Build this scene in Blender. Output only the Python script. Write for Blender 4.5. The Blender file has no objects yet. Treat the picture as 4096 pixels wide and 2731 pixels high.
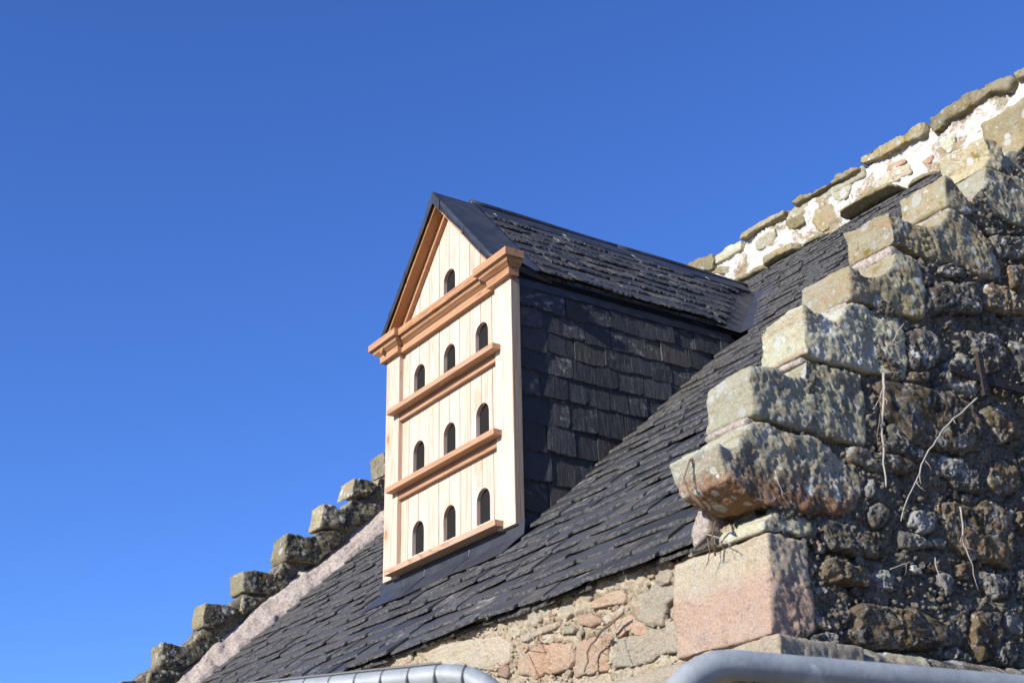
import bpy, bmesh, math, random
import numpy as np
from mathutils import Vector, Matrix, noise
R = math.radians
random.seed(7)
sc = bpy.context.scene
COL = sc.collection

# ---------------------------------------------------------------- camera
CAM = (6.552, -3.486, -1.8443)
yaw, pitch, roll = R(56.412), R(23.7287), R(-1.1455)
fw = Vector((-math.sin(yaw)*math.cos(pitch), math.cos(yaw)*math.cos(pitch), math.sin(pitch)))
rt = Vector((math.cos(yaw), math.sin(yaw), 0)); up = rt.cross(fw)
rt, up = rt*math.cos(roll)+up*math.sin(roll), up*math.cos(roll)-rt*math.sin(roll)
cd = bpy.data.cameras.new('camera'); cam = bpy.data.objects.new('camera', cd); COL.objects.link(cam)
M = Matrix((rt, up, -fw)).transposed().to_4x4(); M.translation = CAM
cam.matrix_world = M
cd.sensor_width = 23.5; cd.lens = 23.5*5583.98/4096
cd.clip_start = .05; cd.clip_end = 3000
cd.dof.use_dof = True; cd.dof.focus_distance = 7.2; cd.dof.aperture_fstop = 9
sc.camera = cam

# ---------------------------------------------------------------- sky, sun, exposure
SUN = Vector((.13, -.90, .41)).normalized()
w = bpy.data.worlds.new('World'); sc.world = w; w.use_nodes = True
nt = w.node_tree; bg = nt.nodes['Background']
sky = nt.nodes.new('ShaderNodeTexSky'); sky.sky_type = 'NISHITA'; sky.sun_disc = False
sky.sun_elevation = math.asin(SUN.z); sky.sun_rotation = math.atan2(SUN.x, SUN.y)
sky.altitude = 0; sky.air_density = 1.0; sky.dust_density = 0.1; sky.ozone_density = 3.0
mul = nt.nodes.new('ShaderNodeMix'); mul.data_type = 'RGBA'; mul.blend_type = 'MULTIPLY'; mul.inputs[0].default_value = 1
mul.inputs[7].default_value = (.365, .575, 1.06, 1)   # deep polarised blue of the photograph
nt.links.new(sky.outputs[0], mul.inputs[6]); nt.links.new(mul.outputs[2], bg.inputs[0]); bg.inputs[1].default_value = .114
sd = bpy.data.lights.new('sun', 'SUN'); sd.energy = 4.6; sd.angle = R(.53); sd.color = (1, .95, .87)
so = bpy.data.objects.new('sun', sd); COL.objects.link(so); so.rotation_euler = SUN.to_track_quat('Z', 'Y').to_euler()
sc.view_settings.view_transform = 'Standard'; sc.view_settings.look = 'None'
sc.view_settings.gamma = 1; sc.view_settings.use_curve_mapping = False
sc.view_settings.exposure = 0.8

# ---------------------------------------------------------------- measures (metres)
TH = math.atan(.9157); CT, ST = math.cos(TH), math.sin(TH)
R0, RM = -.0876, .9157          # main roof surface z = R0 + RM*y
YE, YF, YB = -.631, -.58, 2.89  # eave, front wall, back wall
XL, XI, XR = -2.32, 3.335, 3.55 # roof's left edge, gable inside, gable outside
XLS = -2.5
GZ = -3.42                      # ground
W = 1.3                         # dovecote width
def roofz(y): return R0+RM*y
AL = math.atan(1.09); CA, SA = math.cos(AL), math.sin(AL)
RZ = 2.035                      # dormer roof base plane at the ridge
def dz(x): return RZ-1.09*abs(x-W/2)

CROW = {'K0': [(-0.767, -0.438), (-0.737, -0.445), (-0.679, -0.433), (-0.665, -0.401), (-0.635, -0.366), (-0.601, -0.341), (-0.557, -0.335), (-0.51, -0.347), (-0.44, -0.352), (-0.355, -0.343), (-0.307, -0.358), (-0.274, -0.37), (-0.221, -0.395), (-0.185, -0.424), (-0.147, -0.439), (-0.154, -0.501), (-0.189, -0.553), (-0.261, -0.577), (-0.352, -0.588), (-0.418, -0.592), (-0.526, -0.598), (-0.6, -0.599), (-0.659, -0.58), (-0.698, -0.558), (-0.727, -0.545), (-0.738, -0.508)], 'K1': [(-0.588, -0.144), (-0.559, -0.147), (-0.495, -0.137), (-0.458, -0.15), (-0.413, -0.147), (-0.35, -0.127), (-0.336, -0.065), (-0.298, -0.064), (-0.258, -0.067), (-0.23, -0.077), (-0.182, -0.069), (-0.153, -0.074), (-0.085, -0.067), (-0.082, -0.104), (-0.078, -0.19), (-0.107, -0.329), (-0.201, -0.328), (-0.296, -0.326), (-0.38, -0.321), (-0.49, -0.314), (-0.602, -0.309), (-0.595, -0.248), (-0.6, -0.197)], 'K2': [(-0.327, 0.125), (-0.297, 0.115), (-0.249, 0.117), (-0.209, 0.109), (-0.168, 0.107), (-0.134, 0.157), (-0.089, 0.198), (-0.065, 0.204), (-0.019, 0.2), (0.036, 0.201), (0.082, 0.19), (0.132, 0.195), (0.156, 0.151), (0.163, 0.061), (0.151, -0.002), (0.14, -0.041), (0.088, -0.039), (0.009, -0.044), (-0.076, -0.047), (-0.181, -0.049), (-0.263, -0.05), (-0.324, -0.046), (-0.338, -0.043), (-0.333, 0.01), (-0.326, 0.07)], 'K3': [(-0.079, 0.342), (-0.045, 0.338), (-0.002, 0.334), (0.043, 0.338), (0.084, 0.351), (0.152, 0.399), (0.18, 0.464), (0.217, 0.468), (0.257, 0.463), (0.296, 0.455), (0.303, 0.407), (0.296, 0.317), (0.293, 0.256), (0.271, 0.227), (0.203, 0.219), (0.143, 0.21), (0.073, 0.213), (-0.003, 0.214), (-0.047, 0.212), (-0.09, 0.215), (-0.086, 0.273)], 'K4': [(0.176, 0.643), (0.208, 0.635), (0.24, 0.626), (0.273, 0.622), (0.307, 0.621), (0.357, 0.626), (0.407, 0.632), (0.454, 0.656), (0.498, 0.696), (0.526, 0.746), (0.556, 0.732), (0.608, 0.739), (0.657, 0.727), (0.692, 0.718), (0.707, 0.688), (0.731, 0.661), (0.747, 0.632), (0.759, 0.591), (0.784, 0.569), (0.787, 0.52), (0.716, 0.502), (0.641, 0.494), (0.597, 0.494), (0.558, 0.51), (0.499, 0.5), (0.428, 0.498), (0.358, 0.495), (0.31, 0.493), (0.277, 0.5), (0.239, 0.511), (0.184, 0.507), (0.18, 0.574)], 'K5': [(0.531, 0.892), (0.574, 0.888), (0.607, 0.869), (0.631, 0.842), (0.669, 0.813), (0.675, 0.775), (0.626, 0.755), (0.589, 0.75), (0.539, 0.755), (0.51, 0.755), (0.521, 0.826)], 'K5b': [(0.797, 1.011), (0.869, 1.019), (0.932, 1.02), (0.995, 1.022), (1.041, 1.011), (1.096, 0.974), (1.124, 0.898), (1.12, 0.82), (0.994, 0.802), (0.925, 0.8), (0.849, 0.808), (0.77, 0.797), (0.707, 0.784), (0.675, 0.775), (0.669, 0.813), (0.693, 0.854), (0.773, 0.925)], 'K6': [(0.819, 1.172), (0.896, 1.166), (0.922, 1.144), (0.925, 1.108), (0.91, 1.061), (0.878, 1.024), (0.798, 1.015), (0.845, 1.083)], 'Q1': [(-0.558, -0.617), (-0.494, -0.615), (-0.43, -0.615), (-0.396, -0.63), (-0.398, -0.664), (-0.439, -0.68), (-0.483, -0.672), (-0.528, -0.679), (-0.604, -0.686), (-0.597, -0.654)], 'Q2': [(-0.589, -0.691), (-0.529, -0.685), (-0.473, -0.694), (-0.418, -0.697), (-0.426, -0.775), (-0.43, -0.871), (-0.431, -0.964), (-0.464, -0.995), (-0.509, -1.006), (-0.57, -1.001), (-0.609, -0.998), (-0.601, -0.89), (-0.59, -0.749)], 'M1': [(-0.623, -0.332), (-0.602, -0.311), (-0.566, -0.319), (-0.513, -0.324), (-0.495, -0.353), (-0.558, -0.339), (-0.607, -0.348)], 'M2': [(-0.346, -0.058), (-0.331, -0.048), (-0.309, -0.059), (-0.263, -0.063), (-0.299, -0.071), (-0.34, -0.075)], 'M3': [(-0.094, 0.214), (-0.048, 0.211), (-0.004, 0.209), (-0.025, 0.194), (-0.093, 0.197)], 'M4': [(0.176, 0.497), (0.197, 0.505), (0.249, 0.493), (0.288, 0.487), (0.245, 0.47), (0.18, 0.464)], 'M5': [(0.508, 0.744), (0.541, 0.748), (0.58, 0.742), (0.517, 0.718), (0.513, 0.734)]}
SIDE = {'B1': [(0.007, -0.09), (0.119, -0.058), (0.224, -0.046), (0.317, -0.036), (0.416, -0.046), (0.501, -0.058), (0.511, -0.106), (0.54, -0.159), (0.537, -0.203), (0.473, -0.243), (0.418, -0.25), (0.37, -0.284), (0.308, -0.272), (0.241, -0.279), (0.177, -0.281), (0.115, -0.278), (0.074, -0.263), (0.049, -0.23), (-0.007, -0.204), (-0.01, -0.15)], 'B2': [(-0.195, -0.347), (-0.126, -0.337), (-0.056, -0.34), (0.042, -0.337), (0.114, -0.347), (0.123, -0.368), (0.069, -0.39), (0.018, -0.401), (-0.044, -0.409), (-0.08, -0.411), (-0.149, -0.4), (-0.188, -0.394)], 'B3': [(0.243, -0.334), (0.277, -0.296), (0.369, -0.289), (0.426, -0.303), (0.452, -0.336), (0.464, -0.372), (0.455, -0.41), (0.383, -0.408), (0.304, -0.411), (0.283, -0.387), (0.248, -0.37)], 'B4': [(-0.138, -0.477), (-0.109, -0.442), (-0.086, -0.447), (-0.094, -0.479), (-0.118, -0.513), (-0.137, -0.503)], 'B5': [(0.16, -0.011), (0.193, -0.006), (0.262, 0.013), (0.256, -0.015), (0.226, -0.036), (0.173, -0.042), (0.119, -0.055)], 'B6': [(0.184, 0.151), (0.271, 0.191), (0.341, 0.177), (0.349, 0.118), (0.302, 0.048), (0.249, 0.018), (0.196, 0.011), (0.164, 0.014), (0.17, 0.079)], 'B9': [(-0.119, -0.534), (-0.075, -0.517), (-0.042, -0.531), (-0.043, -0.575), (-0.09, -0.607), (-0.131, -0.604), (-0.137, -0.571)], 'B10': [(0.586, -0.052), (0.667, -0.066), (0.719, -0.086), (0.733, -0.143), (0.686, -0.161), (0.609, -0.19), (0.563, -0.15), (0.518, -0.104), (0.534, -0.067)], 'B11': [(0.509, 0.225), (0.585, 0.248), (0.712, 0.24), (0.737, 0.193), (0.692, 0.127), (0.586, 0.068), (0.542, 0.12), (0.539, 0.17)], 'B12': [(0.36, 0.071), (0.454, 0.131), (0.525, 0.106), (0.525, 0.046), (0.544, 0.01), (0.506, -0.038), (0.42, -0.025), (0.345, -0.002)], 'B13': [(0.496, -0.291), (0.609, -0.248), (0.673, -0.271), (0.684, -0.336), (0.617, -0.385), (0.527, -0.39), (0.486, -0.364)], 'B14': [(-0.043, -0.338), (0.04, -0.214), (0.082, -0.257), (0.125, -0.29), (0.173, -0.305), (0.168, -0.328), (0.115, -0.342), (0.043, -0.332)], 'B15': [(0.751, 0.249), (0.854, 0.251), (0.89, 0.185), (0.87, 0.107), (0.805, 0.083), (0.746, 0.138)], 'B16': [(0.791, 0.029), (0.879, 0.026), (0.897, -0.073), (0.806, -0.14), (0.759, -0.099), (0.749, -0.025)], 'B17': [(0.738, -0.182), (0.841, -0.173), (0.863, -0.254), (0.785, -0.33), (0.707, -0.304), (0.696, -0.233)], 'D0': [(0.223, -0.477), (0.286, -0.455), (0.385, -0.461), (0.484, -0.425), (0.575, -0.458), (0.588, -0.532), (0.56, -0.619), (0.527, -0.656), (0.431, -0.652), (0.36, -0.653), (0.304, -0.644), (0.244, -0.6), (0.221, -0.543)], 'D00': [(0.078, -0.523), (0.131, -0.512), (0.19, -0.527), (0.192, -0.547), (0.155, -0.588), (0.108, -0.599), (0.067, -0.581), (0.042, -0.569)], 'E1': [(-0.344, -0.612), (-0.283, -0.608), (-0.196, -0.616), (-0.139, -0.648), (-0.099, -0.658), (-0.056, -0.693), (-0.122, -0.709), (-0.265, -0.705), (-0.325, -0.709), (-0.345, -0.667)], 'D2': [(-0.009, -0.603), (0.031, -0.595), (0.096, -0.604), (0.163, -0.631), (0.144, -0.641), (0.105, -0.643), (0.063, -0.656), (-0.004, -0.665), (-0.015, -0.635)], 'D3': [(0.133, -0.611), (0.193, -0.595), (0.225, -0.607), (0.214, -0.632), (0.18, -0.633)], 'D4': [(-0.329, -0.733), (-0.276, -0.736), (-0.211, -0.748), (-0.155, -0.741), (-0.158, -0.8), (-0.262, -0.813), (-0.341, -0.812), (-0.383, -0.789)], 'D5': [(-0.27, -0.888), (-0.238, -0.863), (-0.154, -0.854), (-0.041, -0.863), (0.046, -0.858), (0.124, -0.876), (0.193, -0.891), (0.204, -0.916), (0.19, -0.959), (0.134, -0.961), (0.065, -0.982), (-0.033, -0.991), (-0.128, -0.997), (-0.191, -1.006), (-0.265, -0.999), (-0.301, -0.978), (-0.269, -0.914)], 'D6': [(0.293, -0.85), (0.332, -0.826), (0.464, -0.816), (0.459, -0.872), (0.424, -0.933), (0.378, -0.98), (0.305, -0.998), (0.272, -0.967), (0.274, -0.91)], 'D7': [(0.413, -0.931), (0.454, -0.907), (0.51, -0.921), (0.507, -0.957), (0.467, -0.999), (0.408, -1.0), (0.391, -0.975)], 'D8': [(0.149, -0.727), (0.209, -0.712), (0.233, -0.732), (0.217, -0.781), (0.184, -0.8), (0.175, -0.763)], 'D9': [(0.267, -0.681), (0.298, -0.671), (0.336, -0.68), (0.32, -0.726), (0.265, -0.717)], 'D10': [(0.376, -0.687), (0.452, -0.69), (0.537, -0.712), (0.501, -0.76), (0.431, -0.78), (0.38, -0.746)], 'D11': [(0.131, -0.976), (0.191, -0.956), (0.263, -0.983), (0.264, -1.005), (0.19, -1.008), (0.126, -0.999)], 'D12': [(0.629, -0.441), (0.71, -0.425), (0.719, -0.488), (0.646, -0.524), (0.616, -0.494)], 'D13': [(0.575, -0.658), (0.657, -0.631), (0.686, -0.71), (0.607, -0.776), (0.554, -0.742)], 'E3': [(-0.418, -0.918), (-0.377, -0.926), (-0.35, -0.956), (-0.377, -0.963), (-0.413, -0.953)], 'E4': [(-0.38, -0.677), (-0.348, -0.687), (-0.347, -0.724), (-0.373, -0.72)], 'E5': [(-0.45, -0.989), (-0.377, -0.963), (-0.315, -0.98), (-0.312, -1.003), (-0.391, -1.015), (-0.466, -1.009)], 'C1': [(0.762, 0.698), (0.866, 0.721), (0.981, 0.752), (1.029, 0.719), (0.955, 0.648), (0.848, 0.614), (0.77, 0.605)], 'C2': [(0.832, 0.582), (0.947, 0.617), (1.028, 0.593), (0.988, 0.499), (0.905, 0.478), (0.822, 0.48)], 'C3': [(0.423, 0.475), (0.47, 0.498), (0.569, 0.497), (0.566, 0.464), (0.457, 0.436), (0.388, 0.44)], 'C4': [(0.324, 0.361), (0.408, 0.403), (0.52, 0.436), (0.63, 0.448), (0.628, 0.372), (0.595, 0.322), (0.498, 0.299), (0.381, 0.271), (0.31, 0.254)], 'C5': [(0.668, 0.452), (0.787, 0.487), (0.838, 0.451), (0.897, 0.421), (0.887, 0.381), (0.756, 0.361), (0.644, 0.35)], 'C6': [(0.716, 0.724), (0.807, 0.727), (0.978, 0.763), (0.975, 0.751), (0.762, 0.698)]}
FRONT = {'F2': [(3.051, -0.858), (3.127, -0.868), (3.135, -0.905), (3.116, -0.973), (3.053, -0.962), (3.046, -0.909)], 'F3': [(2.869, -0.758), (2.992, -0.735), (3.131, -0.755), (3.127, -0.795), (3.068, -0.81), (3.046, -0.868), (2.98, -0.865), (2.898, -0.828)], 'F4': [(2.776, -0.805), (2.865, -0.801), (2.955, -0.861), (2.961, -0.888), (2.91, -0.884), (2.852, -0.847), (2.806, -0.876), (2.763, -0.846)], 'F5': [(2.574, -0.748), (2.65, -0.752), (2.722, -0.794), (2.647, -0.802), (2.572, -0.776)], 'F6': [(2.202, -0.83), (2.33, -0.8), (2.529, -0.836), (2.545, -0.89), (2.505, -0.922), (2.304, -0.917), (2.179, -0.885)], 'F7': [(2.559, -0.836), (2.672, -0.84), (2.733, -0.884), (2.73, -0.932), (2.654, -0.963), (2.541, -0.955)], 'F8': [(1.475, -0.692), (1.769, -0.686), (2.074, -0.729), (2.127, -0.793), (2.115, -0.839), (2.037, -0.85), (1.887, -0.819), (1.644, -0.779)], 'F10': [(2.025, -0.866), (2.071, -0.832), (2.125, -0.853), (2.113, -0.892)], 'F11': [(2.806, -0.876), (3.021, -0.873), (3.053, -0.962), (2.927, -0.976), (2.754, -0.963)], 'F12': [(2.656, -0.93), (2.712, -0.924), (2.747, -0.946), (2.727, -0.969), (2.673, -0.96)], 'F13': [(2.634, -0.71), (2.82, -0.704), (2.854, -0.727), (2.842, -0.758), (2.762, -0.747), (2.651, -0.741)], 'F14': [(3.114, -0.912), (3.145, -0.922), (3.148, -0.968), (3.133, -0.966)], 'F15': [(2.205, -0.748), (2.333, -0.742), (2.456, -0.743), (2.455, -0.765), (2.332, -0.771), (2.215, -0.779)], 'F16': [(2.485, -0.765), (2.552, -0.784), (2.541, -0.805), (2.483, -0.794)], 'F17': [(2.342, -0.773), (2.413, -0.781), (2.412, -0.815), (2.351, -0.804)]}
BACK = {'c1': [(1.177, 2.9), (1.191, 2.942), (1.242, 2.952), (1.393, 2.933), (1.581, 2.917), (1.712, 2.912), (1.746, 2.899), (1.743, 2.865), (1.712, 2.835), (1.596, 2.85), (1.449, 2.856), (1.313, 2.866), (1.23, 2.879)], 'c2': [(1.779, 2.922), (1.868, 2.915), (1.98, 2.91), (2.095, 2.927), (2.226, 2.92), (2.394, 2.874), (2.404, 2.84), (2.368, 2.805), (2.25, 2.856), (2.14, 2.844), (2.029, 2.837), (1.892, 2.843), (1.848, 2.809), (1.797, 2.807), (1.769, 2.863)], 'c3': [(0.896, 2.881), (0.943, 2.895), (0.976, 2.916), (1.104, 2.894), (1.165, 2.869), (1.071, 2.868), (0.953, 2.866)], 'c4': [(0.546, 2.908), (0.627, 2.926), (0.746, 2.893), (0.838, 2.898), (0.943, 2.895), (0.968, 2.864), (0.805, 2.877), (0.698, 2.879), (0.589, 2.883)], 'c5': [(-0.004, 2.869), (0.035, 2.91), (0.169, 2.9), (0.32, 2.907), (0.463, 2.89), (0.443, 2.862), (0.298, 2.866), (0.149, 2.871), (0.063, 2.858)], 'c6': [(-0.631, 2.913), (-0.479, 2.928), (-0.301, 2.89), (-0.29, 2.832), (-0.316, 2.764), (-0.475, 2.806)], 'c7': [(2.409, 2.894), (2.474, 2.889), (2.575, 2.874), (2.563, 2.814), (2.432, 2.835)], 'w1': [(0.123, 2.805), (0.226, 2.822), (0.325, 2.828), (0.323, 2.752), (0.277, 2.71), (0.179, 2.716), (0.116, 2.744)], 'w2': [(0.429, 2.818), (0.488, 2.835), (0.607, 2.785), (0.607, 2.735), (0.536, 2.73), (0.459, 2.747)], 'w3': [(0.887, 2.824), (0.963, 2.836), (1.062, 2.811), (1.02, 2.734), (0.947, 2.733), (0.896, 2.783)], 'w4': [(1.255, 2.728), (1.362, 2.745), (1.548, 2.727), (1.542, 2.654), (1.44, 2.647), (1.322, 2.67)], 'w5': [(1.364, 2.756), (1.397, 2.793), (1.516, 2.773), (1.517, 2.743), (1.388, 2.738)], 'w6': [(0.672, 2.704), (0.729, 2.777), (0.787, 2.761), (0.789, 2.674), (0.838, 2.602), (0.761, 2.584)], 'w7': [(1.646, 2.683), (1.738, 2.693), (1.73, 2.651), (1.676, 2.633)], 'w8': [(-0.37, 2.761), (-0.277, 2.787), (-0.145, 2.716), (-0.201, 2.688)], 'w9': [(1.802, 2.764), (1.925, 2.744), (1.913, 2.682), (1.865, 2.627), (1.804, 2.705)]}
LEFT = {'L1': [(1.068, 1.48), (1.144, 1.486), (1.229, 1.473), (1.272, 1.448), (1.245, 1.404), (1.189, 1.369), (1.078, 1.365), (1.045, 1.334), (1.056, 1.413)], 'L1b': [(1.053, 1.303), (1.149, 1.324), (1.219, 1.309), (1.325, 1.286), (1.263, 1.226), (1.154, 1.145), (1.099, 1.125), (1.073, 1.089), (0.992, 1.065), (0.924, 1.075), (1.013, 1.239)], 'L2': [(0.817, 1.235), (0.905, 1.236), (0.947, 1.204), (1.013, 1.239), (1.002, 1.161), (0.992, 1.065), (0.924, 1.068), (0.857, 1.065), (0.791, 1.049), (0.808, 1.133)], 'L3': [(0.54, 0.971), (0.624, 0.976), (0.676, 0.965), (0.741, 0.98), (0.793, 1.018), (0.858, 1.04), (0.939, 1.039), (1.021, 1.013), (0.995, 0.972), (0.891, 0.883), (0.84, 0.84), (0.803, 0.774), (0.724, 0.782), (0.633, 0.789), (0.543, 0.777), (0.522, 0.822)], 'L4': [(0.217, 0.658), (0.334, 0.667), (0.41, 0.659), (0.461, 0.647), (0.508, 0.712), (0.519, 0.756), (0.548, 0.682), (0.55, 0.634), (0.565, 0.588), (0.517, 0.547), (0.431, 0.514), (0.343, 0.515), (0.232, 0.514), (0.228, 0.583)], 'L5': [(-0.043, 0.402), (0.034, 0.405), (0.118, 0.403), (0.203, 0.395), (0.217, 0.374), (0.16, 0.322), (0.103, 0.271), (0.045, 0.242), (-0.049, 0.238), (-0.049, 0.322)], 'L5b': [(-0.069, 0.191), (0.025, 0.195), (0.097, 0.18), (0.094, 0.146), (-0.012, 0.058), (-0.1, -0.005), (-0.11, 0.115)], 'L6': [(-0.316, 0.112), (-0.258, 0.101), (-0.189, 0.091), (-0.133, 0.113), (-0.089, 0.15), (-0.012, 0.058), (-0.1, -0.005), (-0.186, -0.078), (-0.28, -0.042), (-0.314, -0.045), (-0.314, 0.019)], 'L7': [(-0.393, -0.159), (-0.388, -0.095), (-0.277, -0.075), (-0.164, -0.076), (-0.192, -0.151), (-0.242, -0.232), (-0.397, -0.244)], 'L0': [(1.308, 1.725), (1.409, 1.736), (1.468, 1.706), (1.455, 1.596), (1.326, 1.548)], 'L0b': [(1.284, 1.515), (1.369, 1.542), (1.428, 1.499), (1.401, 1.389), (1.288, 1.359), (1.258, 1.432)], 'L4b': [(0.234, 0.479), (0.271, 0.489), (0.382, 0.485), (0.467, 0.541), (0.444, 0.504), (0.277, 0.38), (0.23, 0.352)], 'L8': [(-0.568, -0.168), (-0.493, -0.159), (-0.437, -0.163), (-0.401, -0.202), (-0.43, -0.247), (-0.56, -0.257)]}
STEMS = {'v1': [(3.57, -0.023, -0.066), (3.57, -0.033, -0.105), (3.57, -0.044, -0.172), (3.57, -0.062, -0.24), (3.57, -0.072, -0.295), (3.57, -0.074, -0.358), (3.57, -0.074, -0.411), (3.57, -0.079, -0.473)], 'v2': [(3.57, 0.45, -0.061), (3.57, 0.4, -0.104), (3.57, 0.307, -0.165), (3.57, 0.242, -0.229), (3.57, 0.156, -0.309), (3.57, 0.097, -0.387), (3.57, 0.054, -0.452), (3.57, 0.004, -0.521), (3.57, -0.025, -0.581)], 'v3': [(3.57, -0.038, -0.12), (3.57, -0.058, -0.166), (3.57, -0.079, -0.197)], 'v4': [(3.57, -0.068, -0.223), (3.57, -0.098, -0.309), (3.57, -0.097, -0.34)], 'v5': [(3.57, 0.267, -0.492), (3.57, 0.268, -0.553), (3.57, 0.259, -0.623), (3.57, 0.268, -0.661), (3.57, 0.285, -0.699), (3.57, 0.298, -0.733)], 'v6': [(3.57, 0.113, -0.685), (3.57, 0.11, -0.729), (3.57, 0.116, -0.778)], 'v7': [(3.57, 0.117, 0.152), (3.57, 0.075, 0.099), (3.57, 0.042, 0.052), (3.57, 0.126, 0.098)], 'v8': [(3.57, -0.11, -0.75), (3.57, -0.059, -0.731), (3.57, -0.013, -0.715)], 'v9': [(3.57, -0.569, -0.5), (3.57, -0.559, -0.546), (3.57, -0.536, -0.575)], 'f1': [(2.895, -0.61, -0.804), (2.804, -0.61, -0.835), (2.748, -0.61, -0.857), (2.71, -0.61, -0.877), (2.695, -0.61, -0.902), (2.697, -0.61, -0.929), (2.672, -0.61, -0.963)], 'f2': [(2.885, -0.61, -0.824), (2.846, -0.61, -0.865), (2.868, -0.61, -0.922), (2.886, -0.61, -0.961)], 'f3': [(2.27, -0.61, -0.804), (2.3, -0.61, -0.85), (2.329, -0.61, -0.895), (2.337, -0.61, -0.942)], 'f4': [(2.325, -0.61, -0.755), (2.355, -0.61, -0.784), (2.384, -0.61, -0.824), (2.27, -0.61, -0.792)], 'f5': [(2.795, -0.61, -0.833), (2.802, -0.61, -0.867), (2.813, -0.61, -0.891)], 'f6': [(3.349, -0.61, -0.652), (3.39, -0.61, -0.669), (3.424, -0.61, -0.69), (3.45, -0.61, -0.708)], 'f7': [(3.347, -0.61, -0.664), (3.354, -0.61, -0.705), (3.331, -0.61, -0.744)]}# ---------------------------------------------------------------- helpers
def link(o, parent=None):
    COL.objects.link(o)
    if parent: o.parent = parent
    return o
def empty(name, loc, label, cat, group=None):
    o = bpy.data.objects.new(name, None); COL.objects.link(o); o.location = loc
    o.empty_display_size = .2
    tag(o, label, cat, group); return o
def tag(o, label=None, cat=None, group=None, kind=None):
    if label: o['label'] = label
    if cat: o['category'] = cat
    if group: o['group'] = group
    if kind: o['kind'] = kind
    return o
def mesh(name, vs, fs, mat, parent=None, smooth=False, kind=None, norm=True):
    me = bpy.data.meshes.new(name); me.from_pydata([tuple(v) for v in vs], [], fs); me.update()
    if norm:
        bm = bmesh.new(); bm.from_mesh(me); bmesh.ops.recalc_face_normals(bm, faces=bm.faces); bm.to_mesh(me); bm.free()
    me.materials.append(mat)
    if smooth: me.polygons.foreach_set('use_smooth', [True]*len(me.polygons))
    o = bpy.data.objects.new(name, me)
    if parent:
        me.transform(Matrix.Translation(-root_loc(parent)))
    link(o, parent)
    if kind: o['kind'] = kind
    return o
def root_loc(p):
    v = Vector((0, 0, 0))
    while p is not None: v = v+p.location; p = p.parent
    return v
def fbm(v, f=1., o=4, seed=0):
    return noise.fractal(Vector((v[0]*f+seed*7.3, v[1]*f-seed*3.1, v[2]*f+seed*1.7)), .9, 2.1, o)
class MB:
    def __init__(s): s.v = []; s.f = []
    def add(s, vs, fs):
        n = len(s.v); s.v += [tuple(v) for v in vs]; s.f += [tuple(i+n for i in f) for f in fs]
    def box(s, a, b):
        x0, y0, z0 = a; x1, y1, z1 = b
        s.add([(x0,y0,z0),(x1,y0,z0),(x1,y1,z0),(x0,y1,z0),(x0,y0,z1),(x1,y0,z1),(x1,y1,z1),(x0,y1,z1)],
              [(0,3,2,1),(4,5,6,7),(0,1,5,4),(1,2,6,5),(2,3,7,6),(3,0,4,7)])
    def prism(s, poly, axis, a, b):   # poly in the two other axes, in order
        n = len(poly)
        def P(p, t):
            return {'x': (t, p[0], p[1]), 'y': (p[0], t, p[1]), 'z': (p[0], p[1], t)}[axis]
        s.add([P(p, a) for p in poly]+[P(p, b) for p in poly],
              [tuple(range(n)), tuple(range(2*n-1, n-1, -1))]+[(i, (i+1) % n, (i+1) % n+n, i+n) for i in range(n)])
    def build(s, name, mat, parent=None, bevel=0, **k):
        o = mesh(name, s.v, s.f, mat, parent, **k)
        if bevel:
            bm = bmesh.new(); bm.from_mesh(o.data)
            bmesh.ops.bevel(bm, geom=[e for e in bm.edges if len(e.link_faces) == 2 and e.calc_face_angle(0) > .4], offset=bevel, segments=2, profile=.6, affect='EDGES', clamp_overlap=True)
            bm.to_mesh(o.data); bm.free()
        return o
def tube(mb, pts, rad, n=8):
    pts = [Vector(p) for p in pts]; rings = []
    if not hasattr(rad, '__len__'): rad = [rad]*len(pts)
    prev = None
    for i, p in enumerate(pts):
        t = (pts[min(i+1, len(pts)-1)]-pts[max(i-1, 0)]).normalized()
        a = prev if prev is not None else Vector((0, 0, 1)) if abs(t.z) < .9 else Vector((1, 0, 0))
        a = (a-t*a.dot(t)).normalized(); b = t.cross(a); prev = a
        rings.append([p+(a*math.cos(2*math.pi*k/n)+b*math.sin(2*math.pi*k/n))*rad[i] for k in range(n)])
    vs = [v for r in rings for v in r]; fs = []
    for i in range(len(pts)-1):
        for k in range(n):
            fs.append((i*n+k, i*n+(k+1) % n, (i+1)*n+(k+1) % n, (i+1)*n+k))
    fs += [tuple(range(n-1, -1, -1)), tuple(range((len(pts)-1)*n, len(pts)*n))]
    mb.add(vs, fs)

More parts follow.
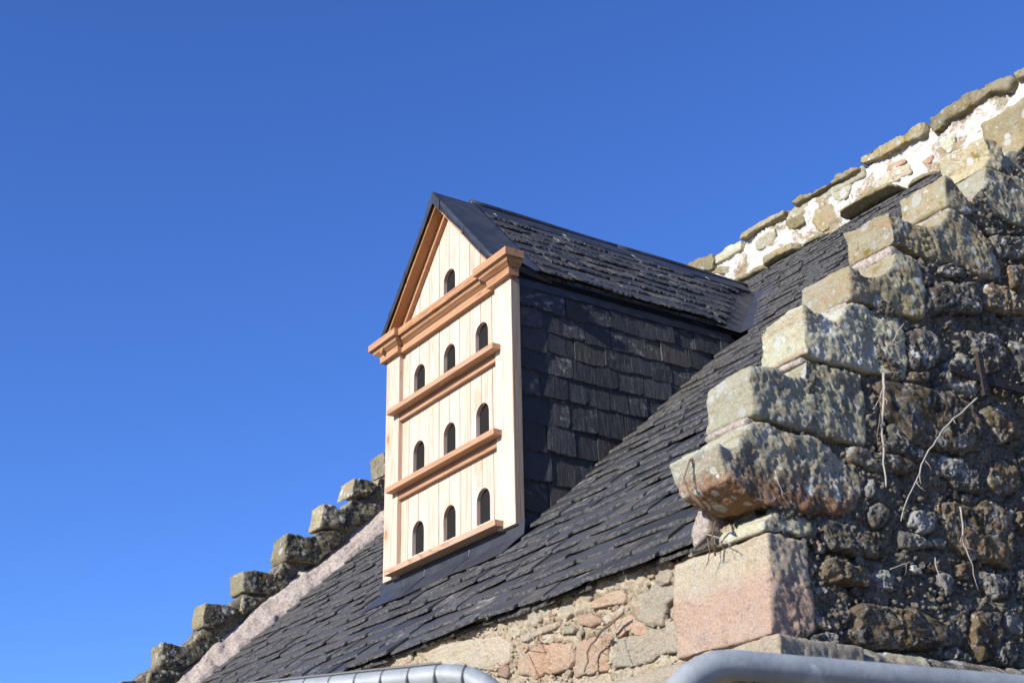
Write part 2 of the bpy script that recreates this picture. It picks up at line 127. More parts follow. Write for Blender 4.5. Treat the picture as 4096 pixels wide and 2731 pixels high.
# ---------------------------------------------------------------- materials
DARKS = ('roof_slate', 'cheek_slate', 'dormer_roof_slate', 'chipped_slate_edge', 'lead_sheet', 'grass_ground', 'gravel_ground')
class Mt:
    def __init__(s, name, rough=.8, spec=.3):
        s.m = bpy.data.materials.new(name); s.m.use_nodes = True; s.t = s.m.node_tree
        s.b = s.t.nodes['Principled BSDF']; s.b.inputs['Roughness'].default_value = rough
        s.b.inputs['Specular IOR Level'].default_value = spec
        s.co = s.n('ShaderNodeTexCoord').outputs['Object']
    def n(s, typ, **k):
        x = s.t.nodes.new(typ)
        for a, v in k.items(): setattr(x, a, v)
        return x
    def l(s, a, b): s.t.links.new(a, b)
    def map(s, scale=(1,1,1), rnd=0, rot=(0,0,0)):
        m = s.n('ShaderNodeMapping'); m.inputs['Scale'].default_value = scale; m.inputs['Rotation'].default_value = rot
        s.l(s.co, m.inputs['Vector'])
        if rnd:
            oi = s.n('ShaderNodeObjectInfo'); mu = s.n('ShaderNodeMath', operation='MULTIPLY'); mu.inputs[1].default_value = rnd
            s.l(oi.outputs['Random'], mu.inputs[0]); s.l(mu.outputs[0], m.inputs['Location'])
        return m.outputs[0]
    def noise(s, vec, scale, detail=5, rough=.6, dist=0):
        x = s.n('ShaderNodeTexNoise'); x.inputs['Scale'].default_value = scale; x.inputs['Detail'].default_value = detail
        x.inputs['Roughness'].default_value = rough; x.inputs['Distortion'].default_value = dist
        if vec is not None: s.l(vec, x.inputs['Vector'])
        return x.outputs[0]
    def vor(s, vec, scale, feature='F1', out=0):
        x = s.n('ShaderNodeTexVoronoi', feature=feature); x.inputs['Scale'].default_value = scale
        s.l(vec, x.inputs['Vector']); return x.outputs[out]
    def ramp(s, f, stops, interp='LINEAR'):
        r = s.n('ShaderNodeValToRGB'); r.color_ramp.interpolation = interp; e = r.color_ramp.elements
        while len(e) < len(stops): e.new(.5)
        for i, (p, c) in enumerate(stops):
            e[i].position = p; e[i].color = (*c, 1) if hasattr(c, '__len__') else (c, c, c, 1)
        s.l(f, r.inputs[0]); return r.outputs[0]
    def mix(s, f, a, b, mode='MIX'):
        x = s.n('ShaderNodeMix', data_type='RGBA', blend_type=mode)
        for v, i in ((f, 0), (a, 6), (b, 7)):
            if isinstance(v, (int, float)): x.inputs[i].default_value = v
            elif isinstance(v, tuple): x.inputs[i].default_value = (*v, 1)
            else: s.l(v, x.inputs[i])
        return x.outputs[2]
    def math(s, op, a, b=None, clamp=False):
        x = s.n('ShaderNodeMath', operation=op, use_clamp=clamp)
        for i, v in enumerate((a, b)):
            if v is None: continue
            if isinstance(v, (int, float)): x.inputs[i].default_value = v
            else: s.l(v, x.inputs[i])
        return x.outputs[0]
    def bump(s, h, dist=.01, strength=1.):
        b = s.n('ShaderNodeBump'); b.inputs['Distance'].default_value = dist; b.inputs['Strength'].default_value = strength
        s.l(h, b.inputs['Height'])
        if s.b.inputs['Normal'].links: s.l(s.b.inputs['Normal'].links[0].from_socket, b.inputs['Normal'])
        s.l(b.outputs[0], s.b.inputs['Normal'])
    def rand(s): return s.n('ShaderNodeObjectInfo').outputs['Random']
    def color(s, c):
        if s.m.name not in DARKS: c = s.mix(1., c, (.95, .945, .91) if s.m.name.startswith('sandstone') and 'far' not in s.m.name else (.76, .755, .74), 'MULTIPLY')
        s.l(c, s.b.inputs['Base Color'])

def stone_mat(name, c1, c2, c3, lichen=.5, yellow=.5, dark=.4, rnd=0, vary=.25, bump=1., bed=None, crust=.3, side_shade=.14):
    m = Mt(name, .92, .15); co = m.map((1,1,1), rnd)
    col = m.mix(m.ramp(m.noise(co, 3.2, 5, .62, .6), [(.38, 0.), (.62, 1.)]), c1, c2)
    strat = m.noise(m.map((3, 3, 26), rnd), 1.2, 3, .5, .4)
    col = m.mix(m.math('MULTIPLY', m.ramp(strat, [(.5, 0.), (.66, 1.)]), .7), col, c3)
    if bed:   # a second bed of the stone below a wavy bedding line
        sx = m.n('ShaderNodeSeparateXYZ'); m.l(co, sx.inputs[0])
        zz = m.math('ADD', sx.outputs[2], m.math('MULTIPLY', m.math('SUBTRACT', m.noise(co, 5, 4, .6), .5), .10))
        col = m.mix(m.math('MULTIPLY', m.math('SUBTRACT', bed[0], zz), 15., clamp=True), col, bed[1])
    # fine grain
    g = m.noise(co, 150, 3, .7)
    col = m.mix(1., col, m.ramp(g, [(.25, (.62,.6,.58)), (.5, (1,1,1)), (.8, (1.25,1.24,1.2))]), 'MULTIPLY')
    # dark weathering in patches and pits
    dk = m.math('ADD', m.noise(co, 9, 6, .7), m.math('MULTIPLY', m.noise(co, 45, 4, .7), .5))
    if side_shade:   # extra dark crust on right-facing sides, painting their shade deeper
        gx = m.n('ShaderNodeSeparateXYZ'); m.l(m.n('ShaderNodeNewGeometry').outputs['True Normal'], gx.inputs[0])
        dk = m.math('ADD', dk, m.math('MULTIPLY', gx.outputs[0], side_shade))
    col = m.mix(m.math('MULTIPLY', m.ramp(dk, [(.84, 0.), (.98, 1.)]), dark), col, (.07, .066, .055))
    cr = m.math('ADD', m.noise(co, 34, 7, .78), m.math('MULTIPLY', m.noise(co, 5, 3, .6), .45))
    col = m.mix(m.math('MULTIPLY', m.ramp(cr, [(.74, 0.), (.84, 1.)]), crust), col, (.56, .555, .51))
    # ochre and yellow lichen
    ye = m.math('ADD', m.noise(co, 6.5, 5, .75), m.math('MULTIPLY', m.noise(co, 60, 3, .6), .35))
    col = m.mix(m.math('MULTIPLY', m.ramp(ye, [(.76, 0.), (.86, 1.)]), yellow), col, (.30, .22, .045))
    # round pale lichen rosettes with ragged rims, in three sizes
    for sc_, th, am in ((9, .30, .8), (19, .27, .9), (42, .23, .9)):
        v = m.n('ShaderNodeTexVoronoi'); v.inputs['Scale'].default_value = sc_; m.l(co, v.inputs['Vector'])
        r = m.n('ShaderNodeSeparateColor'); m.l(v.outputs['Color'], r.inputs[0])
        d = m.math('ADD', v.outputs['Distance'], m.math('MULTIPLY', m.math('SUBTRACT', m.noise(co, sc_*5, 4, .7), .5), .28))
        th_ = m.math('MULTIPLY', m.math('SUBTRACT', r.outputs[0], 1-.75*lichen), th*3.0); th_ = m.math('MINIMUM', th_, .33)
        k = m.math('MULTIPLY', m.math('SUBTRACT', th_, d), 22., clamp=True)
        col = m.mix(m.math('MULTIPLY', k, am), col, m.mix(r.outputs[1], (.50, .52, .47), (.72, .72, .69)))
    hs = m.n('ShaderNodeHueSaturation'); m.l(col, hs.inputs['Color'])
    m.l(m.math('ADD', m.math('MULTIPLY', m.rand(), vary*2), 1-vary), hs.inputs['Value'])
    m.color(hs.outputs[0])
    m.bump(m.noise(co, 28, 9, .78), .033*bump, .8)
    m.bump(m.noise(co, 130, 4, .7), .006*bump, .8)
    return m.m
def mortar_mat(name, c1, c2, grain=1., sparkle=.3, bump=1.):
    m = Mt(name, .95, .1); co = m.co
    col = m.mix(m.ramp(m.noise(co, 4, 6, .65, .8), [(.38, 0.), (.62, 1.)]), c1, c2)
    if grain >= 1: col = m.mix(m.ramp(m.noise(co, 7, 5, .7), [(.58, 0.), (.68, .6)]), col, (.33, .24, .10))
    g = m.noise(co, 190, 4, .75)
    col = m.mix(grain, col, m.ramp(g, [(.3, (.5,.48,.45)), (.5, (1,1,1)), (.75, (1.45,1.43,1.4))]), 'MULTIPLY')
    col = m.mix(grain, col, m.ramp(m.noise(co, 62, 4, .75), [(.32, (.42,.39,.35)), (.5, (1,1,1)), (.68, (1.45,1.45,1.42))]), 'MULTIPLY')
    v = m.n('ShaderNodeTexVoronoi'); v.inputs['Scale'].default_value = 75; m.l(co, v.inputs['Vector'])
    r = m.n('ShaderNodeSeparateColor'); m.l(v.outputs['Color'], r.inputs[0])
    k = m.math('MULTIPLY', m.math('SUBTRACT', m.math('MULTIPLY', m.math('SUBTRACT', r.outputs[0], 1-sparkle), 1.2), v.outputs['Distance']), 9, clamp=True)
    col = m.mix(k, col, m.mix(r.outputs[1], (.12,.09,.06), (.5,.48,.43)))
    m.color(col)
    m.bump(m.noise(co, 40, 8, .75), .03*bump, .8); m.bump(m.noise(co, 190, 4, .7), .008*bump, .9)
    return m.m
def slate_mat(name, tone=1., lich=.35, brown=.35):
    m = Mt(name, .55, .5); co = m.map((1,1,1), 40.)
    rnd = m.rand()
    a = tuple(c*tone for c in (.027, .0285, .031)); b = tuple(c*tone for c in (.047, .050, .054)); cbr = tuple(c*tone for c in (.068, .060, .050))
    col = m.mix(m.noise(co, 14, 5, .7), a, b)
    f2 = m.math('FRACT', m.math('MULTIPLY', rnd, 17.31))
    col = m.mix(m.math('MULTIPLY', m.ramp(f2, [(.62, 0.), (.82, 1.)]), brown*1.6, clamp=True), col, cbr)
    f3 = m.math('FRACT', m.math('MULTIPLY', rnd, 41.7))
    # cleavage streaks running down the slate
    st = m.noise(m.map((90, 9, 90), 40., (0,0,.3)), 1., 5, .65, .5)
    sm = m.math('MULTIPLY', m.ramp(st, [(.62, 0.), (.78, 1.)]), m.ramp(f3, [(.5, .05), (.95, .5)]))
    col = m.mix(sm, col, (.17, .17, .17))
    sp = m.math('ADD', m.noise(co, 20, 3, .6), m.math('MULTIPLY', m.noise(co, 130, 3, .75), .55))
    f4 = m.math('FRACT', m.math('MULTIPLY', rnd, 73.1))
    col = m.mix(m.math('MULTIPLY', m.ramp(sp, [(.86, 0.), (.93, 1.)]), m.math('MULTIPLY', m.ramp(f4, [(.6, .08), (.85, 1.)]), lich*2, clamp=True)), col, (.24, .23, .20))
    ru = m.ramp(m.noise(co, 7, 3, .5), [(.74, 0.), (.8, 1.)])
    col = m.mix(m.math('MULTIPLY', ru, .6), col, (.16, .075, .03))
    hv = m.n('ShaderNodeHueSaturation'); m.l(col, hv.inputs['Color'])
    m.l(m.math('ADD', m.math('MULTIPLY', m.math('FRACT', m.math('MULTIPLY', rnd, 91.7)), .75), .65), hv.inputs['Value']); col = hv.outputs[0]
    m.color(col)
    m.l(m.ramp(m.noise(co, 30, 4, .6), [(.3, .42), (.7, .68)]), m.b.inputs['Roughness'])
    m.bump(m.noise(m.map((30, 7, 30), 40., (0,0,.4)), 1.2, 6, .7, .6), .012, .9)
    m.bump(m.noise(co, 120, 5, .7), .003, .8)
    return m.m
def wood_mat(name, ca, cb, axis='z', rnd=30., knots=True, grey=0.):
    m = Mt(name, .6, .25)
    sx = {'z': (1, 1, .035), 'x': (.035, 1, 1), 'y': (1, .035, 1)}[axis]
    co = m.map(sx, rnd)
    w1 = m.noise(co, 9, 4, .55, 1.2)
    ring = m.math('FRACT', m.math('MULTIPLY', w1, 13.))
    r = m.ramp(ring, [(0., .0), (.62, .35), (.88, 1.), (1., .0)])
    col = m.mix(m.math('MULTIPLY', r, .95), ca, cb)
    col = m.mix(1., col, m.ramp(m.noise(co, 230, 3, .7), [(.3, (.86,.84,.80)), (.6, (1.04,1.04,1.04))]), 'MULTIPLY')
    hs = m.n('ShaderNodeHueSaturation'); m.l(col, hs.inputs['Color'])
    rr = m.math('FRACT', m.math('MULTIPLY', m.rand(), 9.7))
    m.l(m.math('ADD', m.math('MULTIPLY', rr, .12), .94), hs.inputs['Value']); m.l(m.math('ADD', m.math('MULTIPLY', m.rand(), .2), .9), hs.inputs['Saturation'])
    col = hs.outputs[0]
    if knots:
        sk = {'z': (1, 1, .6), 'x': (.6, 1, 1), 'y': (1, .6, 1)}[axis]
        v = m.n('ShaderNodeTexVoronoi'); v.inputs['Scale'].default_value = 5.2; m.l(m.map(sk, rnd), v.inputs['Vector'])
        rc = m.n('ShaderNodeSeparateColor'); m.l(v.outputs['Color'], rc.inputs[0])
        th = m.math('MULTIPLY', rc.outputs[0], .15)
        k = m.math('MULTIPLY', m.math('SUBTRACT', th, v.outputs['Distance']), 26., clamp=True)
        col = m.mix(m.math('MULTIPLY', k, .75), col, (.30, .13, .045))
        k2 = m.math('MULTIPLY', m.math('SUBTRACT', m.math('MULTIPLY', th, 2.6), v.outputs['Distance']), 6., clamp=True)
        col = m.mix(m.math('MULTIPLY', k2, .35), col, (.55, .27, .10))
    if grey: col = m.mix(grey, col, (.27, .235, .20))
    m.color(col); m.bump(m.noise(co, 120, 3, .6), .0015, .8)
    return m.m

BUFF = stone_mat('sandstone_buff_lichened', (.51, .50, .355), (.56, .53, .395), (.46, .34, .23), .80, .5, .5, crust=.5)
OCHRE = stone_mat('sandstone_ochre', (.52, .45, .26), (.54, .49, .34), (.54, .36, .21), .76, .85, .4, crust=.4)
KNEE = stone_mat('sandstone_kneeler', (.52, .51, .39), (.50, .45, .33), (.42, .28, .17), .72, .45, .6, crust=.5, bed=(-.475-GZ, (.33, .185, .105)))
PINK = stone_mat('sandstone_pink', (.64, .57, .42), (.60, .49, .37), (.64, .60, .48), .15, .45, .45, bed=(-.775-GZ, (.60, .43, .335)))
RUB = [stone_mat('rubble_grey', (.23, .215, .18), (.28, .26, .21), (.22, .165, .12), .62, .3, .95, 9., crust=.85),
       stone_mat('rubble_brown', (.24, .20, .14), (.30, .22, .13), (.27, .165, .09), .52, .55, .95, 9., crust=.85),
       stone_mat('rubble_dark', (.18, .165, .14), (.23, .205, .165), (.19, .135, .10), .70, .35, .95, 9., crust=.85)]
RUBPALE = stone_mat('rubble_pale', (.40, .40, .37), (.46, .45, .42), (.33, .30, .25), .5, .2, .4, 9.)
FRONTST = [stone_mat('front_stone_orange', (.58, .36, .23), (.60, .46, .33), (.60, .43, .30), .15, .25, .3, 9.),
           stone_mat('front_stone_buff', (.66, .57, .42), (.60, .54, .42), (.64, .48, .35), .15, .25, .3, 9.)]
LEFTST = stone_mat('sandstone_far_gable', (.44, .39, .24), (.33, .295, .20), (.42, .32, .19), .72, .6, .95, crust=.35, side_shade=.22)
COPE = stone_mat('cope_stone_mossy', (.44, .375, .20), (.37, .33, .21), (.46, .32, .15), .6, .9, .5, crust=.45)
MORT = mortar_mat('gable_mortar', (.24, .215, .17), (.34, .305, .245), 1., .6)
MORTF = mortar_mat('front_mortar', (.74, .64, .48), (.70, .56, .40), .5, .3)
PINKLIME = mortar_mat('pink_lime_pointing', (.62, .52, .46), (.66, .58, .52), .8, .2, .8)
SKEW = mortar_mat('skew_fillet_mortar', (.46, .385, .345), (.60, .53, .475), .8, .15, .7)
def lime_mat():
    m = Mt('white_lime_harl', .9, .15); co = m.co
    c = m.mix(m.noise(co, 5, 5, .6), (.80, .77, .74), (.62, .56, .50))
    st = m.mix(m.ramp(m.noise(co, 9, 5, .7), [(.4, 0.), (.6, 1.)]), (.36, .33, .22), (.42, .30, .19))
    st = m.mix(1., st, m.ramp(m.noise(co, 90, 4, .75), [(.3, (.6,.6,.6)), (.7, (1.3,1.3,1.3))]), 'MULTIPLY')
    k = m.math('ADD', m.noise(co, 3.4, 7, .68, .4), m.math('MULTIPLY', m.noise(co, 30, 4, .7), .16))
    k = m.ramp(k, [(.60, 0.), (.66, 1.)])
    m.color(m.mix(k, c, st))
    h = m.math('SUBTRACT', m.noise(co, 26, 8, .68), m.math('MULTIPLY', k, .35))
    m.bump(h, .022, .8); return m.m
LIME = lime_mat()
def edge_mat():
    m = Mt('chipped_slate_edge', .85, .25); co = m.map((1,1,1), 40.)
    c = m.mix(m.ramp(m.noise(co, 60, 6, .75), [(.38, 0.), (.62, 1.)]), (.013, .013, .013), (.15, .143, .133))
    c = m.mix(m.ramp(m.noise(m.map((14, 60, 120), 40.), 2, 4, .7), [(.5, 0.), (.7, .6)]), c, (.03, .03, .03))
    m.color(c); m.bump(m.noise(co, 90, 6, .75), .010, 1.); return m.m
SL_EDGE = edge_mat()
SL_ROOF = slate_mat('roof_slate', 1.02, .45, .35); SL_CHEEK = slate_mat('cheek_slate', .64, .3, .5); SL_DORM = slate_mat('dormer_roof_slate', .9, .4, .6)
W_PALE_Z = wood_mat('larch_boards', (.76, .63, .525), (.60, .42, .30), 'z', 30., True)
W_PALE_X = wood_mat('larch_shelf', (.60, .385, .25), (.40, .20, .105), 'x', 30., True)
W_ORANGE = wood_mat('larch_cornice', (.54, .32, .185), (.33, .15, .07), 'x', 30., True)
W_SLOPE = wood_mat('larch_verge', (.50, .27, .14), (.38, .18, .08), 'x', 30., True)
def lead_mat():
    m = Mt('lead_sheet', .5, .45); m.b.inputs['Metallic'].default_value = .1
    c = m.mix(m.ramp(m.noise(m.co, 5, 6, .7, 1.), [(.35, 0.), (.65, 1.)]), (.024, .026, .031), (.044, .047, .054))
    c = m.mix(m.ramp(m.noise(m.map((14, 2, 5)), 1.5, 4, .7), [(.62, 0.), (.8, .35)]), c, (.16, .16, .165))
    m.color(c); m.l(m.ramp(m.noise(m.co, 18, 4, .6), [(.3, .36), (.7, .56)]), m.b.inputs['Roughness'])
    m.bump(m.noise(m.co, 8, 4, .5), .02, .35); return m.m
LEAD = lead_mat()
def plain(name, c, rough=.8, spec=.3, metal=0., var=.2, sc_=20):
    m = Mt(name, rough, spec); m.b.inputs['Metallic'].default_value = metal
    m.color(m.mix(m.noise(m.co, sc_, 5, .7), tuple(x*(1-var) for x in c), tuple(x*(1+var) for x in c))); return m.m
BLACK = plain('black_roofing_felt', (.022, .021, .021), .9, .08, 0., .6, 260)
DECK = plain('roof_underlay', (.012, .012, .013), .9, .1)
IRON = plain('rusty_iron', (.035, .026, .022), .75, .4, .2, .4, 60)
def galv_mat():
    m = Mt('galvanised_steel', .58, .4); m.b.inputs['Metallic'].default_value = .12
    c = m.mix(m.ramp(m.noise(m.co, 22, 5, .7), [(.3, 0.), (.7, 1.)]), (.26, .29, .305), (.40, .43, .45))
    c = m.mix(m.ramp(m.noise(m.map((1,1,1)), 9, 4, .7, 1.), [(.6, 0.), (.68, .5)]), c, (.62, .65, .68))
    c = m.mix(m.ramp(m.noise(m.co, 26, 3, .6), [(.70, 0.), (.74, .6)]), c, (.30, .14, .07))
    m.color(c); m.bump(m.noise(m.co, 60, 3, .6), .002, .5); return m.m
GALV = galv_mat()
WIRE = plain('mesh_wire_steel', (.13, .13, .13), .6, .5, .4, .4, 90)
STEM = plain('dead_vine_stem', (.40, .36, .31), .9, .2, 0., .4, 120)
STEMD = plain('dead_vine_stem_brown', (.20, .14, .10), .9, .2, 0., .35, 120)

# ---------------------------------------------------------------- ground
def ground():
    vs, fs = [], []; rs = [0, 3, 6, 12, 25, 60, 150, 500, 1500]; n = 48
    vs.append((0, 0, GZ))
    for r in rs[1:]:
        for k in range(n):
            a = 2*math.pi*k/n; vs.append((r*math.cos(a), r*math.sin(a), GZ+(fbm((r*math.cos(a), r*math.sin(a), 0), .1)*.06 if r < 100 else 0)))
    for k in range(n): fs.append((0, 1+k, 1+(k+1) % n))
    for i in range(len(rs)-2):
        for k in range(n): a = 1+i*n; fs.append((a+k, a+n+k, a+n+(k+1) % n, a+(k+1) % n))
    m = Mt('gravel_ground', .95, .1)
    m.color(m.mix(m.noise(m.co, .7, 6, .7), (.30, .25, .18), (.36, .31, .23)))
    m.bump(m.noise(m.co, 30, 5, .7), .05, .8)
    o = mesh('ground', vs, fs, m.m, smooth=True); tag(o, kind='structure')
ground()

# ---------------------------------------------------------------- the old stone building
BLD = empty('stone_dovecote_building', (0, 0, GZ), 'old sandstone lean-to building with crow-stepped gables and dark slate roof', 'building')

def P3(plane, a, b, d):   # a,b on the wall's plane, d outwards
    if plane == 'side': return (XR+d, a, b)
    if plane == 'front': return (a, YF-d, b)
    if plane == 'back': return (a, YB-d, b)
def lump(name, poly, plane, mat, parent, proud=.03, seed=0, rough=1., base=0., N=None, collect=None):
    cx = sum(p[0] for p in poly)/len(poly); cy = sum(p[1] for p in poly)/len(poly)
    size = max(max(p[0] for p in poly)-min(p[0] for p in poly), max(p[1] for p in poly)-min(p[1] for p in poly))
    N = N or (96 if size > .22 else 56 if size > .1 else 28); Mr = max(5, N//4)
    vs = []; fs = []; rad = []
    for k in range(N):
        a = 2*math.pi*k/N; dx, dy = math.cos(a), math.sin(a); best = .0
        for i in range(len(poly)):
            x1, y1 = poly[i][0]-cx, poly[i][1]-cy; x2, y2 = poly[(i+1) % len(poly)][0]-cx, poly[(i+1) % len(poly)][1]-cy
            den = dx*(y2-y1)-dy*(x2-x1)
            if abs(den) < 1e-9: continue
            t = (x1*(y2-y1)-y1*(x2-x1))/den; u = (x1*dy-y1*dx)/den
            if t > 0 and -1e-6 <= u <= 1+1e-6: best = max(best, t)
        rad.append(best or size*.3)
    rad = [(rad[k-1]+6*rad[k]+rad[(k+1) % N])/8 for k in range(N)]
    prof = []
    for j in range(Mr):
        t = (j+1)/Mr; t = 1-(1-t)**1.5; prof.append((t, 1-t**9*.6))
    prof.append((1.03, -.9))
    def pt(t, k, h):
        a = 2*math.pi*k/N; r = rad[k]*t
        x = cx+math.cos(a)*r; y = cy+math.sin(a)*r
        q = (x, y, seed*1.37)
        wob = 1+.16*fbm((math.cos(a)*1.4, math.sin(a)*1.4, seed), 1.4, 3)*t
        x = cx+(x-cx)*wob; y = cy+(y-cy)*wob
        d = proud*h
        if h > 0:
            d += rough*(proud*.35*fbm(q, 9, 3)+.009*fbm(q, 22, 3, 3)-.008*pits(q, 42, .5)*max(0, .5+1.5*fbm(q, 9, 2, 4))+.005*fbm(q, 95, 3, 8)+.002)*min(1, h*1.3)
            d += proud*.35*((x-cx)*math.sin(seed*2.1)+(y-cy)*math.cos(seed*1.3))/max(size, .01)
        return P3(plane, x, y, base+d)
    vs.append(pt(0, 0, 1))
    for t, h in prof:
        for k in range(N): vs.append(pt(t, k, h))
    for k in range(N): fs.append((0, 1+k, 1+(k+1) % N))
    for j in range(len(prof)-1):
        a = 1+j*N
        for k in range(N): fs.append((a+k, a+N+k, a+N+(k+1) % N, a+(k+1) % N))
    if collect is not None: collect.add(vs, fs); return None
    return mesh(name, vs, fs, mat, parent, smooth=True)

def pits(p, f, thr=.42):
    F = noise.voronoi(Vector(p)*f)[0]; return max(0., thr-F[0])/thr
def block(name, poly, axis, a, b, mat, parent, voxel=.01, amp=1., seed=0, faceamp=None, smooth=2):
    mb = MB(); mb.prism(poly, axis, a, b)
    me = bpy.data.meshes.new('t'); me.from_pydata(mb.v, [], mb.f)
    bm = bmesh.new(); bm.from_mesh(me); bmesh.ops.recalc_face_normals(bm, faces=bm.faces)
    bmesh.ops.triangulate(bm, faces=[f for f in bm.faces if len(f.verts) > 4]); bm.to_mesh(me); bm.free()
    o = bpy.data.objects.new('t', me); COL.objects.link(o)
    r = o.modifiers.new('r', 'REMESH'); r.mode = 'VOXEL'; r.voxel_size = voxel
    s = o.modifiers.new('s', 'SMOOTH'); s.factor = .5; s.iterations = smooth
    dg = bpy.context.evaluated_depsgraph_get(); ev = o.evaluated_get(dg)
    m2 = bpy.data.meshes.new_from_object(ev); bpy.data.objects.remove(o); bpy.data.meshes.remove(me)
    n = len(m2.vertices); co = np.empty(n*3); m2.vertices.foreach_get('co', co); co = co.reshape(-1, 3)
    no = np.empty(n*3); m2.vertices.foreach_get('normal', no); no = no.reshape(-1, 3)
    out = co.copy()
    for i in range(n):
        p = co[i]; nn = no[i]
        k = faceamp(nn) if faceamp else 1.
        d = .015*fbm(p, 4.5, 3, seed)+k*(.004*fbm(p, 21, 4, seed+3)-.0075*pits(p, 44, .5)*max(0, .3+1.8*fbm(p, 7, 2, seed+4))+.0032*fbm(p, 95, 3, seed+6))+.002*k
        out[i] += nn*d*amp
    m2.vertices.foreach_set('co', out.ravel()); m2.update()
    m2.materials.clear(); m2.materials.append(mat); m2.polygons.foreach_set('use_smooth', [True]*len(m2.polygons))
    m2.name = name; o = bpy.data.objects.new(name, m2)
    if parent: m2.transform(Matrix.Translation(-root_loc(parent)))
    return link(o, parent)

def inside(p, poly):
    c = False; n = len(poly)
    for i in range(n):
        x1, y1 = poly[i]; x2, y2 = poly[(i+1) % n]
        if (y1 > p[1]) != (y2 > p[1]) and p[0] < (x2-x1)*(p[1]-y1)/(y2-y1)+x1: c = not c
    return c
def edge_dist(p, poly):
    best = 9
    for i in range(len(poly)):
        ax, ay = poly[i]; bx, by = poly[(i+1) % len(poly)]
        dx, dy = bx-ax, by-ay; L = dx*dx+dy*dy or 1e-9
        t = max(0, min(1, ((p[0]-ax)*dx+(p[1]-ay)*dy)/L)); best = min(best, math.hypot(p[0]-ax-dx*t, p[1]-ay-dy*t))
    return best

# --- rough wall surfaces (lime mortar with coarse relief)
def wall_sheet(name, plane, a0, a1, b0, b1, step, mat, parent, amp=.03, top=None, base=-.02, thick=.15, seed=0, moat=()):
    mo = [(min(q[0] for q in p)-.02, max(q[0] for q in p)+.02, min(q[1] for q in p)-.02, max(q[1] for q in p)+.02, p) for p in moat]
    na = int((a1-a0)/step)+1; nb = int((b1-b0)/step)+1; vs = []; fs = []; idx = {}
    for i in range(na):
        for j in range(nb):
            a = a0+i*step; b = b0+j*step
            if top is not None:
                tb = top(a)
                if b > tb+step: continue
                b = min(b, tb)
            q = (a, b, seed)
            d = base+amp*.8*fbm(q, 5, 3)+amp*.8*fbm(q, 17, 3, 2)+amp*.62*(pits(q, 52, .62)-.4)+amp*.30*fbm(q, 100, 3, 7)
            for x0_, x1_, y0_, y1_, p_ in mo:
                if x0_ < a < x1_ and y0_ < b < y1_:
                    e_ = edge_dist((a, b), p_); d -= .014*max(0, 1-e_/.010)
            idx[i, j] = len(vs); vs.append(P3(plane, a, b, d))
    for i in range(na-1):
        for j in range(nb-1):
            k = [(i, j), (i+1, j), (i+1, j+1), (i, j+1)]
            if all(x in idx for x in k): fs.append(tuple(idx[x] for x in k))
    return mesh(name, vs, fs, mat, parent, smooth=True)
def stairline(y): return .95*(y+.59)-.38

# right-hand gable: solid core, mortar face, big crow-step blocks, rubble
mb = MB(); mb.prism([(YF+.03, GZ), (3.28, GZ), (3.28, 2.7), (2.9, 2.72), (YF+.03, -.46)], 'x', XI+.01, XR-.075)
GAB = mb.build('gable_wall', MORT, BLD); tag(GAB, 'near gable wall of dark lichened rubble with crow steps')
o = wall_sheet('mortar_bedding', 'side', YF+.015, 1.42, -1.09, 1.42, .0066, MORT, GAB, .024, stairline, -.002, moat=list(SIDE.values())); 
mb = MB(); mb.box((XR-.07, 1.40, GZ), (XR-.045, 3.28, 1.2)); mb.box((XR-.07, YF+.04, GZ), (XR-.02, 1.42, -1.08)); mb.box((3.495, 2.6, 1.0), (3.53, 3.29, 2.86)); mb.build('lower_face', MORT, GAB)
wall_sheet('mortar_bedding', 'side', 1.425, 3.28, -1.09, 2.75, .028, MORT, GAB, .03, lambda y: min(stairline(y), 2.7), -.002)
side_amp = lambda n: .75+.75*max(0, n[0])
KM = {'K0': (KNEE, 1.1), 'K1': (BUFF, 1.), 'K2': (BUFF, 1.), 'K3': (OCHRE, .9), 'K4': (OCHRE, 1.), 'K5': (OCHRE, .8), 'K5b': (BUFF, 1.), 'K6': (OCHRE, .9), 'Q1': (BUFF, .8), 'Q2': (PINK, .75)}
inner = {'K0': 3.335, 'K1': 3.333, 'K2': 3.337, 'K3': 3.33, 'K4': 3.335, 'K5': 3.33, 'K5b': 3.345, 'K6': 3.325, 'Q1': 3.20, 'Q2': 3.12}
for i, k in enumerate(['K0', 'K1', 'K2', 'K3', 'K4', 'K5', 'K5b', 'K6', 'Q1', 'Q2']):
    m_, am = KM[k]
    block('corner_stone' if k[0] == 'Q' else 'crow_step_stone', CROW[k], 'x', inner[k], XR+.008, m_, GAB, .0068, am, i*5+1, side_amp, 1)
for i, (poly, x0) in enumerate([([(1.17, 1.19), (1.19, 1.35), (1.18, 1.49), (1.3, 1.51), (1.5, 1.54), (1.72, 1.5), (1.75, 1.25), (1.5, 1.2)], 3.30),
          ([(1.60, 1.53), (1.58, 1.70), (1.62, 1.80), (1.85, 1.83), (2.05, 1.80), (2.1, 1.6), (1.9, 1.5)], 3.32),
          ([(1.95, 1.82), (1.93, 2.0), (1.97, 2.12), (2.3, 2.15), (2.5, 2.1), (2.5, 1.85)], 3.32),
          ([(2.3, 2.14), (2.28, 2.3), (2.33, 2.46), (2.7, 2.48), (2.9, 2.4), (2.9, 2.15)], 3.32),
          ([(.86, .98), (.87, 1.02), (1.0, 1.17), (1.17, 1.21), (1.5, 1.2), (1.5, .95), (1.1, .97)], 3.36),
          ([(1.22, 1.10), (1.9, 1.2), (2.0, 1.55), (1.7, 1.5), (1.3, 1.2)], 3.36)]):
    block('crow_step_stone', poly, 'x', x0, XR-.002, BUFF if i else COPE, GAB, .014, 1., i+50, side_amp)
